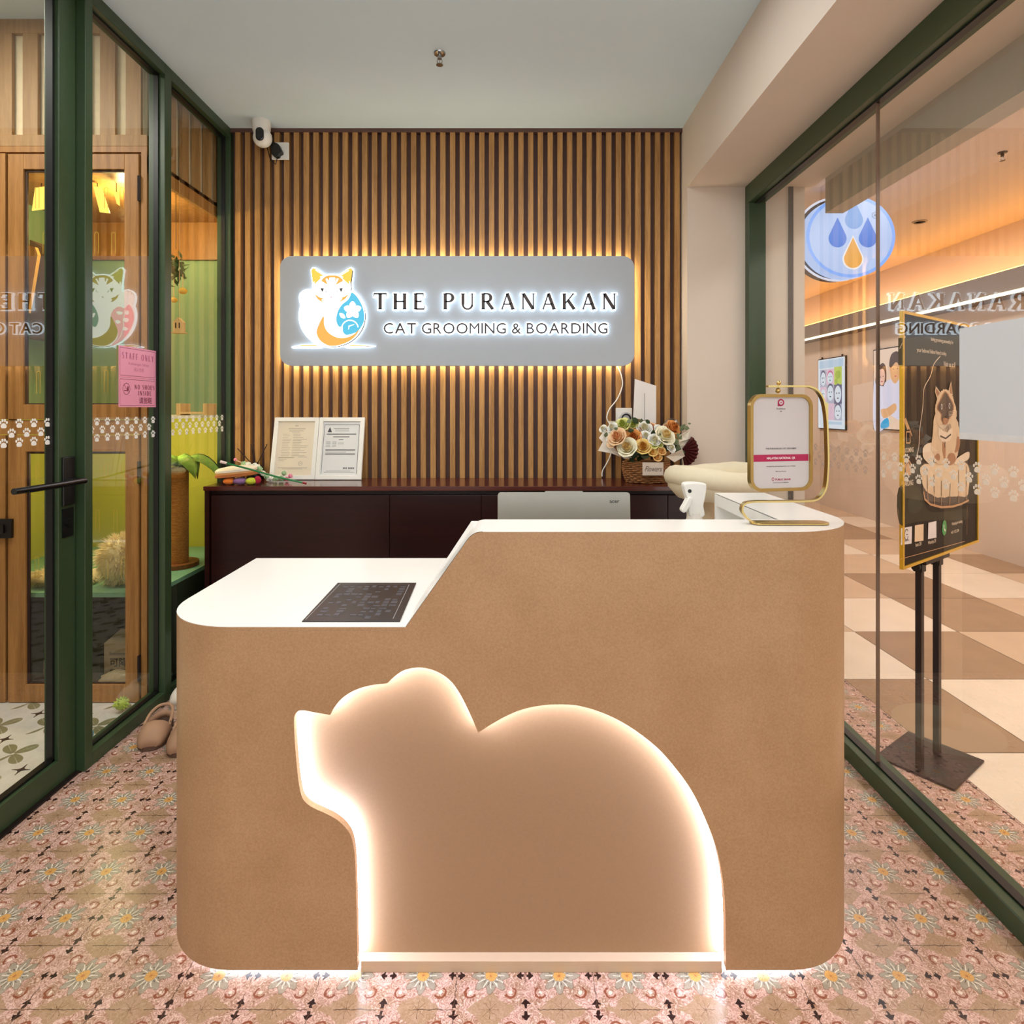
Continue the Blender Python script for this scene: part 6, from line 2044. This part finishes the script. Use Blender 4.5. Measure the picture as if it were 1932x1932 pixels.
dl = thing('downlight', 'recessed downlight in the corridor ceiling beyond the glass', 'ceiling light', (1140 and 772 * (1140 * 1.55 / 352) / 1140, 1140 * 1.55 / 352, 2.84))
dx, dy = 772 * (1140 * 1.55 / 352) / 1140, 1140 * 1.55 / 352
mb = MB(); mb.lathe([(0.055, 2.8495), (0.055, 2.843), (0.042, 2.841), (0.040, 2.848)], (dx, dy, 0), 28)
mb.build('trim_ring', M('dull_ring', (150, 128, 110), 0.4), dl, smooth=True)
mb = MB(); mb.lathe([(0.001, 2.8475), (0.040, 2.8475)], (dx, dy, 0), 24)
mb.build('lens', M('unlit_lens', (190, 170, 150), 0.3), dl)


def wall_poster(y0, y1, z0, z1, label, strength, draw, mats):
    t = thing('lightbox_poster', label, 'poster', (4.18, (y0 + y1) / 2, z0), group='lightbox posters on the corridor wall')
    P = plane((4.175, y1, z0), (0, -1, 0), (-1, 0, 0))
    w, h = y1 - y0, z1 - z0
    mb = MB(); mb.prism(rc(-0.012, -0.012, w + 0.012, h + 0.012), P, -0.025, -0.002)
    mb.build('frame', black_metal, t)
    mb = MB(); mb.prism(rc(0, 0, w, h), P, -0.002, 0.0)
    draw(mb, P, w, h)
    mb.build('picture', mats, t)
    for a in (0.12, 0.88):
        mb = MB(); mb.tube([P @ Vector((a * w, h + 0.012, -0.012)), P @ Vector((a * w, h + 0.035, -0.012))], 0.010, 8)
        mb.build('hook', black_metal, t)


def d1_(mb, P, w, h):
    def r(x0, y0, x1, y1, mi, z=0.0006): mb.mi = mi; mb.poly(rc(x0 * w, (1 - y1) * h, x1 * w, (1 - y0) * h), P, z)
    def e(x, y, rx, ry, mi, z): mb.mi = mi; mb.poly(circ(x * w, (1 - y) * h, rx * w, 20, ry * h), P, z)
    r(0.04, 0.02, 0.96, 0.13, 1)
    for x0, y0, x1, y1, mi in ((0.08, 0.15, 0.33, 0.40, 2), (0.33, 0.15, 0.62, 0.37, 3), (0.62, 0.13, 0.90, 0.38, 4), (0.08, 0.40, 0.33, 0.62, 3), (0.33, 0.37, 0.62, 0.64, 2), (0.62, 0.38, 0.90, 0.65, 5), (0.2, 0.63, 0.40, 0.88, 6), (0.40, 0.64, 0.62, 0.88, 3), (0.62, 0.65, 0.90, 0.88, 2)): r(x0, y0, x1, y1, mi)
    for x, y, rx, ry, dk in ((0.20, 0.28, 0.10, 0.10, 5), (0.47, 0.27, 0.11, 0.08, 8), (0.48, 0.49, 0.12, 0.11, 5), (0.76, 0.51, 0.12, 0.12, 5), (0.76, 0.76, 0.12, 0.10, 5), (0.20, 0.51, 0.09, 0.08, 3)):
        e(x, y - 0.015, rx * 1.1, ry * 1.08, dk, 0.001); e(x, y + 0.005, rx, ry, 0, 0.0014)
        for sx in (-0.35, 0.35): e(x + sx * rx, y - 0.01, rx * 0.14, ry * 0.10, 7, 0.0018)
        e(x, y + ry * 0.5, rx * 0.26, ry * 0.08, 7, 0.0018)
    e(0.76, 0.24, 0.10, 0.06, 9, 0.001); e(0.70, 0.33, 0.06, 0.04, 9, 0.001)
    r(0.30, 0.90, 0.90, 0.94, 1)
def d2_(mb, P, w, h):
    def s(pts, mi, z): mb.mi = mi; mb.poly([(v.x * w, (1 - v.y) * h) for v in catmull(pts, True, 4)], P, z)
    s([(0.0, 0.44), (0.10, 0.40), (0.30, 0.44), (0.42, 0.60), (0.40, 0.80), (0.30, 0.999), (0.002, 0.999)], 1, 0.0006)
    s([(0.05, 0.40), (0.12, 0.24), (0.26, 0.17), (0.36, 0.22), (0.38, 0.34), (0.34, 0.46), (0.12, 0.44)], 2, 0.0010)
    s([(0.14, 0.32), (0.20, 0.25), (0.31, 0.26), (0.34, 0.36), (0.28, 0.45), (0.18, 0.43)], 3, 0.0014)
    s([(0.30, 0.46), (0.55, 0.38), (0.80, 0.44), (0.96, 0.60), (0.98, 0.90), (0.40, 0.78)], 1, 0.0014)
    s([(0.46, 0.20), (0.52, 0.08), (0.68, 0.05), (0.80, 0.12), (0.80, 0.26), (0.66, 0.18), (0.52, 0.24)], 2, 0.0022)
    s([(0.48, 0.20), (0.62, 0.15), (0.76, 0.20), (0.76, 0.34), (0.64, 0.44), (0.52, 0.38)], 4, 0.0018)
    s([(0.22, 0.76), (0.40, 0.74), (0.62, 0.68), (0.66, 0.76), (0.46, 0.84), (0.28, 0.86)], 4, 0.0022)
    s([(0.24, 0.92), (0.42, 0.86), (0.46, 0.96), (0.34, 0.995), (0.22, 0.99)], 5, 0.0026)
    for x, y in ((0.21, 0.345), (0.29, 0.34), (0.58, 0.26), (0.69, 0.26)): mb.mi = 2; mb.poly(circ(x * w, (1 - y) * h, 0.014 * w, 10, 0.006 * h), P, 0.0030)
    for x, y in ((0.25, 0.405), (0.64, 0.35)): mb.mi = 6; mb.poly(circ(x * w, (1 - y) * h, 0.03 * w, 12, 0.008 * h), P, 0.0030)
P1 = 4.19
yl, yr = F * P1 / (1546 - CX), F * P1 / (1596 - CX)
EMp = lambda n, c: EM(n, c, 0.85)
wall_poster(yr, yl, H - (807 - CY) * yl / F, H - (680 - CY) * yl / F, 'white lightbox poster of a baby photo collage on the corridor wall', 1,
            d1_, [EMp('p_white', (236, 244, 255)), EMp('p_pale_blue', (200, 222, 244)), EMp('p_grey', (196, 196, 216)), EMp('p_pink', (240, 206, 226)), EMp('p_lime', (206, 222, 110)), EMp('p_slate', (110, 110, 140)), EMp('p_yellow', (246, 226, 150)), EMp('p_dark', (74, 74, 96)), EMp('p_rose', (226, 120, 160)), EMp('p_leaf', (176, 200, 90))])
yl2 = F * P1 / (1651 - CX)
wall_poster(yl2 - 0.62, yl2, H - (808 - CY) * yl2 / F, H - (662 - CY) * yl2 / F, 'lightbox poster of a couple in white on the corridor wall, partly behind the poster stand', 1,
            d2_, [EMp('q_peach', (250, 214, 190)), EMp('q_white', (232, 226, 246)), EMp('q_hair', (84, 58, 54)), EMp('q_skin', (246, 196, 176)), EMp('q_skin_warm', (240, 180, 130)), EMp('q_blue', (60, 176, 230)), EMp('q_lip', (206, 90, 100))])
